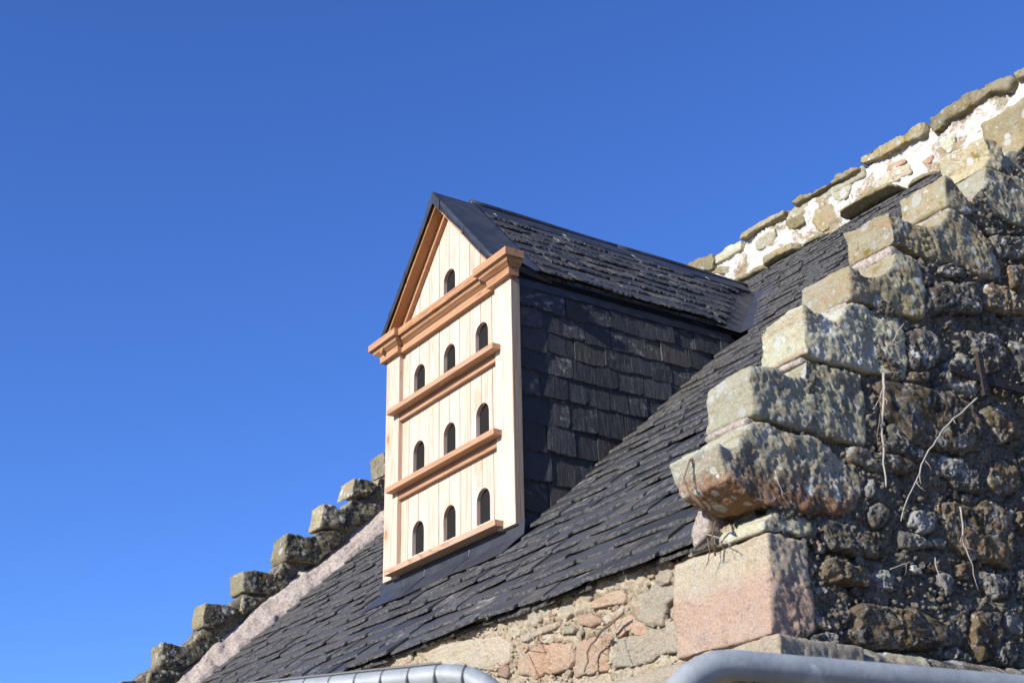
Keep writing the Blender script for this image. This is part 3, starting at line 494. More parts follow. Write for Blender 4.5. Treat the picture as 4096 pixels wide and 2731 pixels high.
for i, k in enumerate(['M1', 'M2', 'M3', 'M4', 'M5']):
    p = CROW[k]; block('lime_joint', p, 'x', XI+.012, XR-.012, PINKLIME, GAB, .006, .35, i+80)
# pinkish pointing left of the kneeler where the roof meets it
block('lime_joint', [(3.30, -.555), (3.345, -.57), (3.335, -.64), (3.262, -.672), (3.252, -.62)], 'y', -.628, -.45, PINKLIME, GAB, .007, .4, 91)
used = []
for i, (k, p) in enumerate(SIDE.items()):
    m_ = RUB[(i*7) % 3]
    if k in ('D00', 'D8', 'D3', 'B4'): m_ = RUBPALE
    if k in ('B1', 'D4', 'D0', 'D5'): m_ = RUB[1]
    if k in ('E1',): m_ = RUB[0]
    big = max(q[0] for q in p)-min(q[0] for q in p)
    lump('stone', p, 'side', m_, GAB, .015+.035*min(.4, big), i+1, 1.15, -.003); used.append(p)
rnd = random.Random(5)
crow_polys = [CROW[k] for k in CROW]
def scatter(region, n, smin, smax, plane, mats, parent, tries, used, avoid, name='stone', proud=.5, base=0., stuff=False, flat=1.4):
    placed = []; mb = MB()
    for _ in range(tries):
        if len(placed) >= n: break
        a, b = region(rnd); s = smin+(smax-smin)*rnd.random()**2.2
        if any(inside((a, b), p) or edge_dist((a, b), p) < s*.42 for p in used): continue
        if any(inside((a, b), p) or edge_dist((a, b), p) < s*.35 for p in avoid): continue
        if any(math.hypot((a-x)/1.2, b-y) < (s+q)*.48 for x, y, q in placed): continue
        placed.append((a, b, s)); t = rnd.random()*.8-.4; nn = rnd.randint(5, 7); poly = []
        for k in range(nn):
            an = 2*math.pi*(k+rnd.random()*.5)/nn; r = s*.5*(.8+.4*rnd.random())
            x, y = math.cos(an)*r*flat, math.sin(an)*r/flat*1.25
            poly.append((a+x*math.cos(t)-y*math.sin(t), b+x*math.sin(t)+y*math.cos(t)))
        lump(name, poly, plane, rnd.choice(mats), parent, s*proud*.30, rnd.random()*90, 1., base, None if s > .05 else (12 if stuff else 20), mb if stuff else None)
    if stuff and mb.v: mb.build(name, mats[0], parent, smooth=True, kind='stuff')
    return placed
def reg_side(r):
    while True:
        y = r.uniform(YF+.05, 1.4); z = r.uniform(-1.05, 1.35)
        if z < stairline(y)-.03: return y, z
scatter(reg_side, 70, .03, .09, 'side', RUB+[RUB[0], RUB[2], RUBPALE], GAB, 4000, used, crow_polys)
scatter(reg_side, 1500, .010, .024, 'side', [MORT], GAB, 2600, [], crow_polys, 'mortar_grit', 1.5, .000, True, 1.1)

# string course that wraps the corner
mb = MB(); mb.prism([(YF+.02, -1.115), (YF-.05, -1.10), (YF-.062, -1.045), (YF+.02, -1.03)], 'x', -2.4, .6)
SC = mb.build('string_course', FRONTST[1], BLD); tag(SC, 'weathered stone string course round the corner below the quoin')
xs = [.6, 1.1, 1.65, 2.2, 2.72, 3.2]
for i in range(5):
    block('ledge_stone', [(YF+.05, -1.12), (YF-.055, -1.10), (YF-.07, -1.05), (YF-.03, -1.015), (YF+.05, -1.005)], 'x', xs[i]+.005, xs[i+1]-.005, FRONTST[1], SC, .011, .8, i+120)
block('ledge_stone', [(3.205, YF+.05), (3.205, YF-.07), (3.45, YF-.075), (3.63, YF-.07), (3.62, -.30), (3.50, -.30)], 'z', -1.10, -1.018, FRONTST[1], SC, .010, .8, 131)
ys = [-.29, .02, .42, .9, 1.4]
for i in range(4):
    block('ledge_stone', [(XR-.05, -1.11), (XR+.05, -1.095), (XR+.065, -1.05), (XR+.03, -1.015), (XR-.05, -1.0)], 'y', ys[i]+.006, ys[i+1]-.006, RUB[0] if i else BUFF, SC, .011, 1., i+140)

# front wall under the eaves
mb = MB(); mb.box((-2.75, YF+.05, GZ), (3.33, YF+.4, -.72)); mb.box((-2.75, YF+.02, GZ), (3.4, YF+.05, -1.08)); mb.box((-2.75, YF+.02, -1.08), (.6, YF+.05, -.70))
FW = mb.build('front_wall', MORTF, BLD); tag(FW, 'sunlit front wall of orange and buff rubble under the slate eave')
wall_sheet('mortar_bedding', 'front', .58, 3.42, -1.09, -.62, .0085, MORTF, FW, .018, None, .001, seed=4, moat=list(FRONT.values()))
usedf = []
for i, (k, p) in enumerate(FRONT.items()):
    o = lump('stone', p, 'front', FRONTST[0] if k in ('F4', 'F6', 'F7', 'F5', 'F10', 'F12', 'F14', 'F13') else FRONTST[1], FW, .010, i+200, .55, .001); usedf.append(p)
usedf.append([(3.1, -1.05), (3.6, -1.05), (3.6, -.6), (3.1, -.6)])
scatter(lambda r: (r.uniform(.65, 3.15), r.uniform(-1.0, -.66)), 150, .035, .14, 'front', FRONTST+[FRONTST[1]], FW, 3000, usedf, [], 'stone', .22)
scatter(lambda r: (r.uniform(1.6, 3.15), r.uniform(-1.0, -.66)), 420, .008, .018, 'front', [MORTF], FW, 1200, usedf[-1:], [], 'mortar_grit', 1.2, .0, True, 1.1)

# left gable
mb = MB(); mb.prism([(YF+.02, GZ), (3.28, GZ), (3.28, 2.75), (2.8, 2.72), (YF+.02, -.52)], 'x', -2.74, XLS-.03)
LG = mb.build('gable_wall', MORT, BLD); tag(LG, 'far gable wall with small crow steps against the sky')
for i, (k, p) in enumerate(LEFT.items()):
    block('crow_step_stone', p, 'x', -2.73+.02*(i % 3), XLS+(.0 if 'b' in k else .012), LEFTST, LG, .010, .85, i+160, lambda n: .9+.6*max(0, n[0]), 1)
for j in range(6):   # steps hidden from here by the dovecote
    y = 1.55+j*.25; z = roofz(y)+.62
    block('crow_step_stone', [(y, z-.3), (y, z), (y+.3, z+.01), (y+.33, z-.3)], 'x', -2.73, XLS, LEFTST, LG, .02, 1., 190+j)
core = [(-.60, -.50), (-.60, -.285), (2.85, 2.895), (2.85, 2.68)]
block('lime_joint', core, 'x', -2.66, XLS-.03, MORT, LG, .02, 1.3, 77)
# sloping mortar fillet between crow steps and slates
vs, fs = [], []; ns = 330; nc = 16
for i in range(ns+1):
    y = -.62+i*(3.42/ns)
    for j in range(nc+1):
        t = j/nc; q = (y, t*.3, 3.3)
        x = XL+.03*fbm((y, 0, 1), 5, 4)*(1-t)+(XLS-.03-XL)*t; z = roofz(y)+.012+t*(.17+.05*fbm((y, 2, 1), 2.2, 4))+.016*fbm(q, 7, 4)+.008*fbm(q, 26, 3)+.013*max(-1, min(1, 9*fbm((y, t*.3, 8), 6, 3)))
        if j == 0: z = roofz(y)-.02
        vs.append((x, y, z))
for i in range(ns):
    for j in range(nc): a = i*(nc+1)+j; fs.append((a, a+1, a+nc+2, a+nc+1))
mesh('skew_fillet', vs, fs, SKEW, LG, smooth=True)

# back wall that rises above the slates
mb = MB(); mb.box((-2.6, YB+.035, GZ), (3.49, YB+.40, 2.862))
BW = mb.build('back_wall', LIME, BLD); tag(BW, 'back wall above the slates, patched with white lime harling')
wall_sheet('lime_harling', 'back', -2.5, 3.5, 2.35, 2.868, .012, LIME, BW, .020, None, -.012, seed=9)
for i, (k, p) in enumerate(BACK.items()):
    if k[0] == 'c': block('cope_stone', p, 'y', YB-.03, YB+.36, COPE, BW, .010, 1.35, i+220, None, 1)
    else: lump('stone', p, 'back', FRONTST[0] if k in ('w5', 'w7') else (COPE if k in ('w2', 'w6', 'w8') else BUFF), BW, .006, i+240, .6, -.007)
for i, (a, b, z) in enumerate([(-2.5, -1.9, 2.88), (-1.9, -1.2, 2.9), (-1.19, -.66, 2.87), (2.6, 3.1, 2.9), (3.1, 3.6, 2.93)]):
    block('cope_stone', [(a, z-.07), (a+.01, z), ((a+b)/2, z+.02), (b-.01, z-.01), (b-.005, z-.08)], 'y', YB-.02, YB+.36, COPE, BW, .016, .9, 260+i)
block('cope_stone', [(-.30, 2.80), (-.30, 2.87), (-.15, 2.885), (-.01, 2.87), (-.01, 2.80)], 'y', YB-.01, YB+.36, BUFF, BW, .012, .8, 270)
block('cope_stone', [(.46, 2.80), (.46, 2.875), (.55, 2.90), (1.0, 2.87), (1.18, 2.90), (1.18, 2.82)], 'y', YB+.005, YB+.36, BUFF, BW, .012, .8, 271)
# thin drip stones sticking out above the roof (x0, x1, z, projection)
for i, (a, b, z, pr, t) in enumerate([(1.02, 1.50, 2.575, .16, .022), (.27, .60, 2.565, .13, .05), (.10, .31, 2.525, .12, .03), (.60, .80, 2.555, .07, .03), (-.07, .14, 2.535, .11, .022), (1.55, 1.76, 2.555, .07, .028), (-.6, -.15, 2.55, .12, .03), (2.0, 2.4, 2.56, .06, .025)]):
    block('drip_stone', [(a, YB+.05), (a-.01, YB-pr*.55), (a+.05, YB-pr*.95), ((a+b)/2, YB-pr), (b-.03, YB-pr*.85), (b, YB-pr*.4), (b, YB+.05)], 'z', z-t, z, COPE, BW, .009, .6, 280+i)

# ---------------------------------------------------------------- slates
def slate_geo(w, L, t, rg, ch=1., segs=12):
    """slate lying in its own frame: x across, y up the slope from the bottom edge, z out"""
    vs = []; fs = []; sk = rg.uniform(-.012, .012); cl = rg.uniform(.0, .018); cr = rg.uniform(.0, .018)
    top = []; mid = []; bot = []; back = []
    sb = rg.random()*50
    for i in range(segs+1):
        u = i/segs; x = -w/2+w*u
        e = sk*(u-.5)+.005*noise.noise(Vector((u*4, sb, 0)))+.004*noise.noise(Vector((u*11, sb, 3)))
        if u < .12: e += cl*(1-u/.12)
        if u > .88: e += cr*(u-.88)/.12
        c1 = (.007+.020*abs(noise.noise(Vector((u*6, sb, 9))))+.008*rg.random())*ch; c2 = c1*rg.uniform(.15, .8)
        xj = x+(rg.uniform(-.15, .15)*w/segs if 0 < i < segs else 0)
        top.append((xj, e+c1, t)); mid.append((xj, e+c2*.5, t*rg.uniform(.45, .7))); bot.append((x, e, 0))
        back.append((x, L, t))
    n = segs+1; vs = top+mid+bot+back
    for i in range(segs):
        fs += [(i, i+1, 3*n+i+1, 3*n+i), (n+i, n+i+1, i+1, i), (2*n+i, 2*n+i+1, n+i+1, n+i)]
    # sides and underside
    vs += [(-w/2, L, 0), (w/2, L, 0)]; a = len(vs)-2
    fs += [(0, 3*n, a, 2*n, n), (3*n-1, a+1, 4*n-1, n-1, 2*n-1), tuple([2*n+i for i in range(n)][::-1]+[a, a+1])]
    return vs, fs
rg = random.Random(11)
def variants(mat, Ls, widths, per, tname, tk=.0125, ch=1.):
    out = []
    for wd in widths:
        for _ in range(per):
            t = rg.uniform(tk*.75, tk*1.25); vs, fs = slate_geo(wd, Ls, t, rg, ch); w_e = wd/12*.1
            me = bpy.data.meshes.new(tname); me.from_pydata(vs, [], fs); me.update()
            bm = bmesh.new(); bm.from_mesh(me); bmesh.ops.recalc_face_normals(bm, faces=bm.faces); bm.to_mesh(me); bm.free()
            me.materials.append(mat); me.materials.append(SL_EDGE)
            for p_ in me.polygons:
                if (p_.center.y < .05 and p_.area < w_e and len(p_.vertices) == 4)  : p_.material_index = 1
            out.append((wd, t, me))
    return out
class Slater:
    """lays slates in rows on a plane given by origin O, across axis A, up-slope axis U, normal N"""
    def __init__(s, O, A, U, N, var, tiltlift=.024, jit=.004):
        s.O, s.A, s.U, s.N, s.var, s.lift, s.jit = Vector(O), Vector(A), Vector(U), Vector(N), var, tiltlift, jit; s.out = []
    def row(s, a0, a1, d, L=None, lift=None, wr=None, scale=1.):
        a = a0
        while a < a1-.03:
            wd, t, me = rg.choice(s.var)
            if wr and not (wr[0] <= wd <= wr[1]): continue
            k = 1.
            if a+wd > a1-.05: k = (a1-a)/wd
            if k < .4 and a > a0: break
            if k > 1.35: k = 1.35
            ww = wd*k; lf = (s.lift if lift is None else lift)*rg.uniform(.82, 1.15)
            tilt = -math.asin(min(.3, lf/.26))+rg.uniform(-.012, .008)
            yw = rg.uniform(-.02, .02); rl = rg.uniform(-.035, .035)
            base = s.O+s.A*(a+ww/2)+s.U*(d+rg.uniform(-s.jit, s.jit)*2)+s.N*(lf+rg.uniform(0, .003))
            B = Matrix((s.A, s.U, s.N)).transposed().to_4x4()
            m = Matrix.Translation(base)@B@Matrix.Rotation(tilt, 4, 'X')@Matrix.Rotation(yw, 4, 'Z')@Matrix.Rotation(rl, 4, 'Y')@Matrix.Diagonal((k*.985, scale, 1, 1))
            s.out.append((m, me)); a += ww+rg.uniform(-.001, .003)
    def emit(s, parent, limit=300, name='slate', key=None, joined_mat=None):
        L = s.out
        if key: L = sorted(L, key=lambda e: key(e[0].translation))
        off = Matrix.Translation(-root_loc(parent))
        for m, me in L[:limit]:
            o = bpy.data.objects.new(name, me); link(o, parent); o.matrix_local = off@m
        if len(L) > limit:
            mb = MB()
            mi = []
            for m, me in L[limit:]:
                mb.add([m@v.co for v in me.vertices], [tuple(p.vertices) for p in me.polygons]); mi += [p.material_index for p in me.polygons]
            o = mb.build(name, joined_mat, parent, kind='stuff', norm=False)
            o.data.materials.append(SL_EDGE); o.data.polygons.foreach_set('material_index', mi)
camv = Vector(CAM)
def seen(p):
    v = Vector(p)-camv; d = v.dot(fw)
    u = 2048+5584*v.dot(rt)/d; q = 1365-5584*v.dot(up)/d
    pen = 0 if -100 < u < 4200 and -100 < q < 2760 else 50
    return d+pen
# main roof
OFF = -.031
O = Vector((0, YE, roofz(YE)))+Vector((0, -ST, CT))*OFF
mb = MB()
def rp(x, y, off=OFF-.004): return Vector((x, y, roofz(y)))+Vector((0, -ST, CT))*off
def sheet(pts, t, N): # quad with thickness below
    mb_ = MB(); p = [Vector(q) for q in pts]; q2 = [a-Vector(N)*t for a in p]; n = len(p)
    mb_.add(p+q2, [tuple(range(n)), tuple(range(2*n-1, n-1, -1))]+[(i, i+n, (i+1) % n+n, (i+1) % n) for i in range(n)]); return mb_
NR = Vector((0, -ST, CT))
RF = sheet([rp(XL-.1, YE+.03), rp(XI+.01, YE+.03), rp(XI+.01, YB), rp(XL-.1, YB)], .03, NR).build('roof', DECK, BLD)
tag(RF, 'long pitched roof of thick dark blue-grey slates')
varR = variants(SL_ROOF, .30, [.14, .17, .20, .23, .26, .30], 7, 'slate', .0105, .85)
S = Slater(O, (1, 0, 0), (0, CT, ST), NR, varR, .031, .006)
def yv(x): return (dz(x)-R0)/RM
s = 0.; sl_len = (YB-YE)/CT; kk = 0
while s < sl_len-.06:
    y = YE+s*CT; e = .121-.022*s/sl_len
    wr = (.16, .27) if s < 1.4 else (.14, .26) if s < 3 else (.14, .2)
    x0 = XL-.05+rg.uniform(-.01, .01); x1 = XI+.02
    yc = y+.03
    if yc < -.10 or yc > 2.36: segs_ = [(x0, x1)]
    elif yc < .03: segs_ = [(x0, -.06), (1.36, x1)] if yc > -.045 else [(x0, x1)]
    elif yc < 1.36: segs_ = [(x0, -.015), (1.288, x1)]
    else:
        # valley: x where the dormer roof meets the main roof
        dx = min(.66, max(0, (RZ-roofz(yc))/1.09)); segs_ = [(x0, W/2-dx-.095), (W/2+dx+.095, x1)]
    for a, b in segs_: S.row(a+rg.uniform(0, .004), b, s, wr=wr, lift=.031+(.006 if s == 0 else 0))
    if s == 0: S.row(x0, x1, s+.012, wr=wr, lift=.008)
    s += e; kk += 1
S.emit(RF, 300, 'slate', seen, SL_ROOF)

# ---------------------------------------------------------------- the timber dovecote dormer
DV = empty('dovecote_dormer', (W/2, 0, -.05), 'new pale larch dovecote dormer with arched pigeon holes and slate-hung side', 'dovecote')
bseam = [.118, .225, .333, .440, .548, .654, .760, .867, .973, 1.079, 1.18]
holes = [(hx, hz) for hz in (.265, .713, 1.160) for hx in (.332, .655, .980)]
HR = .0615
def board(x0, x1, zlo, zhi, holes_, yfront=.027, th=.022):
    xs = {x0, x1}
    for hx, ht in holes_:
        for k in range(15):
            x = hx+HR*math.cos(math.pi*k/14)
            if x0 < x < x1: xs.add(x)
        for x in (hx-HR, hx+HR):
            if x0 < x < x1: xs.add(x)
    xs = sorted(xs); vs = []; fs = []
    def q(a, b, c, d): n = len(vs); vs.extend([a, b, c, d]); fs.append((n, n+1, n+2, n+3))
    zl = zlo if callable(zlo) else (lambda x: zlo); zh = zhi if callable(zhi) else (lambda x: zhi)
    yb = yfront+th
    for a, b in zip(xs[:-1], xs[1:]):
        if b-a < 1e-6: continue
        iv = []
        for hx, ht in holes_:
            if hx-HR-1e-6 <= a and b <= hx+HR+1e-6:
                f = lambda x: ht-HR+math.sqrt(max(0, HR*HR-(x-hx)**2))
                iv.append((ht-.178, ht-.178, f(a), f(b)))
        iv.sort(); ca, cb = zl(a), zl(b)
        for (la, lb, ta, tb) in iv:
            q((a, yfront, ca), (b, yfront, cb), (b, yfront, lb), (a, yfront, la))
            q((a, yfront, ta), (b, yfront, tb), (b, yb, tb), (a, yb, ta))     # arch soffit
            q((a, yfront, la), (b, yfront, lb), (b, yb, lb), (a, yb, la))     # sill
            ca, cb = ta, tb
        q((a, yfront, ca), (b, yfront, cb), (b, yfront, zh(b)), (a, yfront, zh(a)))
    for hx, ht in holes_:
        for x in (hx-HR, hx+HR):
            if x0 <= x <= x1: q((x, yfront, ht-.178), (x, yb, ht-.178), (x, yb, ht-HR), (x, yfront, ht-HR))
    for x, sgn in ((x0, -1), (x1, 1)):   # small chamfer and edge
        cuts = [zl(x)]
        for hx, ht in sorted(holes_, key=lambda h: h[1]):
            if abs(x-hx) < HR: cuts += [ht-.178, ht-HR+math.sqrt(HR*HR-(x-hx)**2)]
        cuts.append(zh(x)); xx = x+sgn*.0004
        for za, zb in zip(cuts[::2], cuts[1::2]):
            q((x, yfront, za), (xx, yfront+.004, za), (xx, yfront+.004, zb), (x, yfront, zb))
            q((xx, yfront+.004, za), (xx, yb, za), (xx, yb, zb), (xx, yfront+.004, zb))
    q((x0, yfront, zl(x0)), (x1, yfront, zl(x1)), (x1, yb, zl(x1)), (x0, yb, zl(x0)))
    return vs, fs
for a, b in zip(bseam[:-1], bseam[1:]):
    hs = [h for h in holes if h[0]-HR < b-.0015 and h[0]+HR > a+.0015]
    vs, fs = board(a+.0026, b-.0026, .0, 1.30, hs, .027+rg.uniform(-.0008, .0008)); mesh('board', vs, fs, W_PALE_Z, DV, norm=False)
ph = [(.655, 1.608)]
ps = [.02, .118, .225, .333, .440, .548, .654, .760, .867, .973, 1.079, 1.18, 1.28]
for a, b in zip(ps[:-1], ps[1:]):
    hs = [h for h in ph if h[0]-HR < b-.0015 and h[0]+HR > a+.0015]
    top = lambda x: dz(x)-.035
    segs_ = [(a+.0026, b-.0026)]
    for c, d in segs_:
        vs, fs = board(c, d, 1.30, top, hs, .027+rg.uniform(-.0008, .0008))
        if c < W/2 < d: # ridge board peaks in the middle
            v1, f1 = board(c, W/2, 1.30, top, [], .027); 
            vs, fs = board(c, W/2, 1.30, top, hs, .027); v2, f2 = board(W/2, d, 1.30, top, hs, .027)
            n = len(vs); vs = vs+v2; fs = fs+[tuple(i+n for i in f) for f in f2]
        mesh('board', vs, fs, W_PALE_Z, DV, norm=False)
# black felt sheet behind the holes
mb = MB(); mb.prism([(.03, .02), (1.27, .02), (1.27, 1.33), (W/2, 1.985), (.03, 1.33)], 'y', .0505, .06); o = mb.build('backing_panel', BLACK, DV); tag(o, 'black speckled panel behind the pigeon holes')
# pilasters
for x0, x1 in ((0., .150), (1.150, 1.300)):
    mb = MB(); mb.box((x0, 0, 0), (x1, .0335, 1.285)); mb.build('pilaster', W_PALE_Z, DV, bevel=.0015)
mb = MB(); mb.box((1.3002, .0015, .001), (1.3035, .050, 1.281)); mb.build('corner_strip', wood_mat('larch_weathered_edge', (.42, .32, .23), (.33, .24, .17), 'z', 30., False, .25), DV)
mb = MB(); mb.box((.0, .0345, .0), (.0335, .050, 1.285)); mb.build('corner_strip', W_PALE_Z, DV)
# shelves with battens below
for i, z in enumerate((.040, .497, .950)):
    mb = MB(); mb.box((.10, -.050, z-.030), (W-.10, .026, z)); sh = mb.build('shelf', W_PALE_X, DV, bevel=.002)
    if i: mb = MB(); mb.box((.151, .003, z-.072), (1.149, .0262, z-.0305)); mb.build('batten', W_ORANGE, sh, bevel=.002)
# cornice, breaking forward over the pilasters
def tier(p, z0, z1, p0=None):
    p0 = p if p0 is None else p0   # p at the top, p0 at the bottom
    def path(p): return [(-p, .033), (-p, -p), (.150+p, -p), (.150+p, .027-p), (1.150-p, .027-p), (1.150-p, -p), (1.3+p, -p), (1.3+p, .033)]
    a = path(p0); b = path(p); n = len(a); m_ = MB()
    m_.add([(x, y, z0) for x, y in a]+[(x, y, z1) for x, y in b], [(n-1, n-2, n-3, n-4, 3, 2, 1, 0)[::1], (n, n+1, n+2, n+3, 2*n-4, 2*n-3, 2*n-2, 2*n-1), (1, 2, 3, 4)[:0] or (0, 1, n+1, n)]+[(i, i+1, n+i+1, n+i) for i in range(1, n-1)]+[(n-1, 0, n, 2*n-1)])
    return m_
mb = MB()
for p, z0, z1, p0 in ((.081, 1.358, 1.399, .081), (.066, 1.3375, 1.3575, .056), (.054, 1.322, 1.337, .034), (.031, 1.282, 1.3215, .029)):
    t = tier(p, z0, z1, p0); mb.add(t.v, t.f)
co_ = mb.build('cornice', W_ORANGE, DV, bevel=.0012)
# verge: timber soffit boards and inner mouldings under each slope
for sg in (-1, 1):
    ux = Vector((-sg*CA, 0, SA)); nx = Vector((sg*SA, 0, CA)); Lr = .935 if sg < 0 else .90
    foot = Vector((W/2, 0, RZ-.012))-ux*Lr
    for nm, y0, y1, d0, d1 in (('verge_board', -.060, .000, .0, .030), ('verge_moulding', .0005, .0262, .0, .060)):
        vs = []
        for L_ in (0, 1):
            c = foot+ux*(Lr*L_)
            for d in (d0, d1):
                for yy in (y0, y1):
                    k = c-nx*d
                    if L_ == 1: k = Vector((W/2, 0, RZ-.012-d/CA))
                    vs.append((k.x, yy, k.z))
        fs = [(0, 1, 3, 2), (4, 6, 7, 5), (0, 4, 5, 1), (2, 3, 7, 6), (0, 2, 6, 4), (1, 5, 7, 3)]
        o = mesh(nm, [Vector(v) for v in vs], fs, W_SLOPE, DV)
# dormer roof
def dp(x, y, off=0.): 
    sg = 1 if x > W/2 else -1
    return Vector((x, y, dz(x)))+Vector((sg*SA, 0, CA))*off
mb = MB(); A0, A1 = .03, 2.30
def yv2(x): return (dz(x)-R0)/RM
vs = []; 
for x in (W/2-.64, W/2, W/2+.64):
    vs += [(x, A0, dz(x)-.008), (x, yv2(x)+.03, dz(x)-.008), (x, A0, dz(x)-.032), (x, yv2(x)+.03, dz(x)-.032)]
fs = []
for i in (0, 4): fs += [(i, i+1, i+5, i+4), (i+2, i+6, i+7, i+3), (i, i+4, i+6, i+2), (i+1, i+3, i+7, i+5)]
fs += [(0, 2, 3, 1), (8, 9, 11, 10)]
DR = mesh('dormer_roof', vs, fs, DECK, DV); tag(DR, 'small steep slate roof of the dovecote')
varD = variants(SL_DORM, .20, [.13, .16, .20, .24], 7, 'slate', .012, .6)
for sg in (1, -1):
    U = Vector((-sg*CA, 0, SA)); N = Vector((sg*SA, 0, CA)); A = U.cross(N)
    foot = Vector((W/2+sg*.640, 0, dz(W/2+.640)))-N*.006
    S = Slater(foot, A, U, N, varD, .029, .004)
    rows = 8; Ls = .640/CA-.085
    for r_ in range(rows):
        d = r_*Ls/rows; x = W/2+sg*(.640-d*CA)
        y0 = .19; y1 = yv2(x)-.105+rg.uniform(-.012, .012)
        if sg > 0: S.row(y0+rg.uniform(-.01, .02), y1, d)
        else: S.row(-y1, -y0, d)
    if sg > 0: S.row(.20, yv2(foot.x)-.105, .006, lift=.004)
    S.emit(DR, 300 if sg > 0 else 0, 'slate', None, SL_DORM)
# lead ridge roll with wings and clips
mb = MB(); pts = [(W/2+.004*math.sin(y*3), y, RZ+.030+.003*math.sin(y*5)) for y in np.linspace(.165, 1.20, 12)]; tube(mb, pts, .021, 14); mb.build('ridge_roll', LEAD, DV, smooth=True)
mb = MB(); pts = [(W/2+.002, y, RZ+.029+.003*math.sin(y*5)) for y in np.linspace(1.201, 2.245, 12)]; tube(mb, pts, .0205, 14); mb.build('ridge_roll', LEAD, DV, smooth=True)
for sg in (1, -1):
    vs = []; fs = []; n = 40
    for i in range(n+1):
        y = .19+(2.19-.19)*i/n; k = .004*fbm((y, sg, 0), 4, 3)
        for x, off in ((.004, .030), (.05, .034+k), (.078+.004*fbm((y, 3, sg), 3, 2), .030+k), (.079, .014)):
            p = dp(W/2+sg*x, y, off); vs.append(p)
    for i in range(n):
        for j in range(3): a = i*4+j; fs.append((a, a+1, a+5, a+4))
    mesh('ridge_flashing', vs, fs, LEAD, DV, smooth=False)
    if sg > 0:
        for y in (.27, .75, 1.25, 1.83):
            mb = MB(); c = dp(W/2+.080, y, .030); tube(mb, [c+Vector((-.02, -.004, .022)), c+Vector((-.01, 0, .016)), c+Vector((.002, .004, .004)), c+Vector((.004, .012, -.004)), c+Vector((-.004, .014, .002))], .002, 5); mb.build('clip', GALV, DV)
# lead verge apron at the front of the roof
for sg in (1, -1):
    vs, fs = [], []; n = 30; Lx = .655 if sg > 0 else .665
    sec = [(-.0745, -.052), (-.076, -.002), (-.072, .0045), (-.06, .006), (.14, .012), (.16, .022), (.18, .024), (.188, .002)]
    for i in range(n+1):
        x = W/2+sg*Lx*(1-i/n)
        if i == n: x = W/2+sg*1e-4
        for j, (yy, off) in enumerate(sec):
            w_ = .0025*fbm((x, yy, sg), 9, 2)+(.003*math.sin(x*22) if j == 0 else 0)
            p = dp(x, yy, off+.012+(w_ if j < 6 else 0)); p.y += w_*.5
            if j == 0: p = Vector((x, yy+w_*.5, dz(x)-.034+w_))
            if yy < .0: p.z = max(p.z, 1.401)
            vs.append(p)
    m = len(sec)
    for i in range(n):
        for j in range(m-1): a = i*m+j; fs.append((a, a+1, a+m+1, a+m))
    o = mesh('verge_flashing', vs, fs, LEAD, DV, smooth=True)
    so_ = o.modifiers.new('s', 'SOLIDIFY'); so_.thickness = .003
    for t in (.22, .48, .74):   # welted joints
        x = W/2+sg*Lx*t; mb = MB(); p = dp(x, -.08, 0)
        ux = Vector((-sg*CA, 0, SA))*.012; q = [Vector((x, -.0785, dz(x)-.036)), Vector((x, -.0785, dz(x)+.016))]
        mb.add([q[0]-ux, q[0]+ux, q[1]+ux, q[1]-ux, q[0]-ux+Vector((0, .004, 0)), q[0]+ux+Vector((0, .004, 0)), q[1]+ux+Vector((0, .004, 0)), q[1]-ux+Vector((0, .004, 0))], [(0,1,2,3),(7,6,5,4),(0,4,5,1),(1,5,6,2),(2,6,7,3),(3,7,4,0)])
        mb.build('lead_clip', LEAD, DV, bevel=.001)
# folded lead saddle over the apex
vs = []; fs = []
for yy in (-.0805, .155):
    for x, e in ((-.075, .017), (-.02, .019), (0, .022), (.02, .019), (.075, .017)):
        vs.append((W/2+x, yy, dz(W/2+x)+e/CA))
vs += [(W/2+x, -.0805, dz(W/2+x)-.040) for x in (-.075, -.02, 0, .02, .075)]
fs = [(i, i+1, i+6, i+5) for i in range(4)]+[(10+i, 11+i, 1+i, i) for i in range(4)]
o = mesh('apex_saddle', vs, fs, LEAD, DV); m_ = o.modifiers.new('s', 'SOLIDIFY'); m_.thickness = .003
# cheek walls and slates
for sg in (1, -1):
    xc = 1.252 if sg > 0 else .048
    pol = [(.051, roofz(.05)-.06), (.051, 1.335), (1.56, 1.335)]
    mb = MB(); mb.prism(pol, 'x', xc-.02, xc); CK = mb.build('cheek_wall', DECK, DV)
    tag(CK, 'slate-hung side wall of the dovecote' if sg > 0 else 'hidden side wall of the dovecote')
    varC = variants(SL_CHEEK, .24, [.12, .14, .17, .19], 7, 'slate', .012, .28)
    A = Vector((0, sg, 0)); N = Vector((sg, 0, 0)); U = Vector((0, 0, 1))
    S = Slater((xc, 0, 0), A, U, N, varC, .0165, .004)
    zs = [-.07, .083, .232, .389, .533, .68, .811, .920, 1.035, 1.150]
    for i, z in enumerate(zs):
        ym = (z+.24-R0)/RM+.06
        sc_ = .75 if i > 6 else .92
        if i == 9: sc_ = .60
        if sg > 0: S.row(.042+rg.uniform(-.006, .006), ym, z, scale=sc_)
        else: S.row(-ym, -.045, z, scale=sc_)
    S.emit(CK, 300 if sg > 0 else 0, 'slate', None, SL_CHEEK)
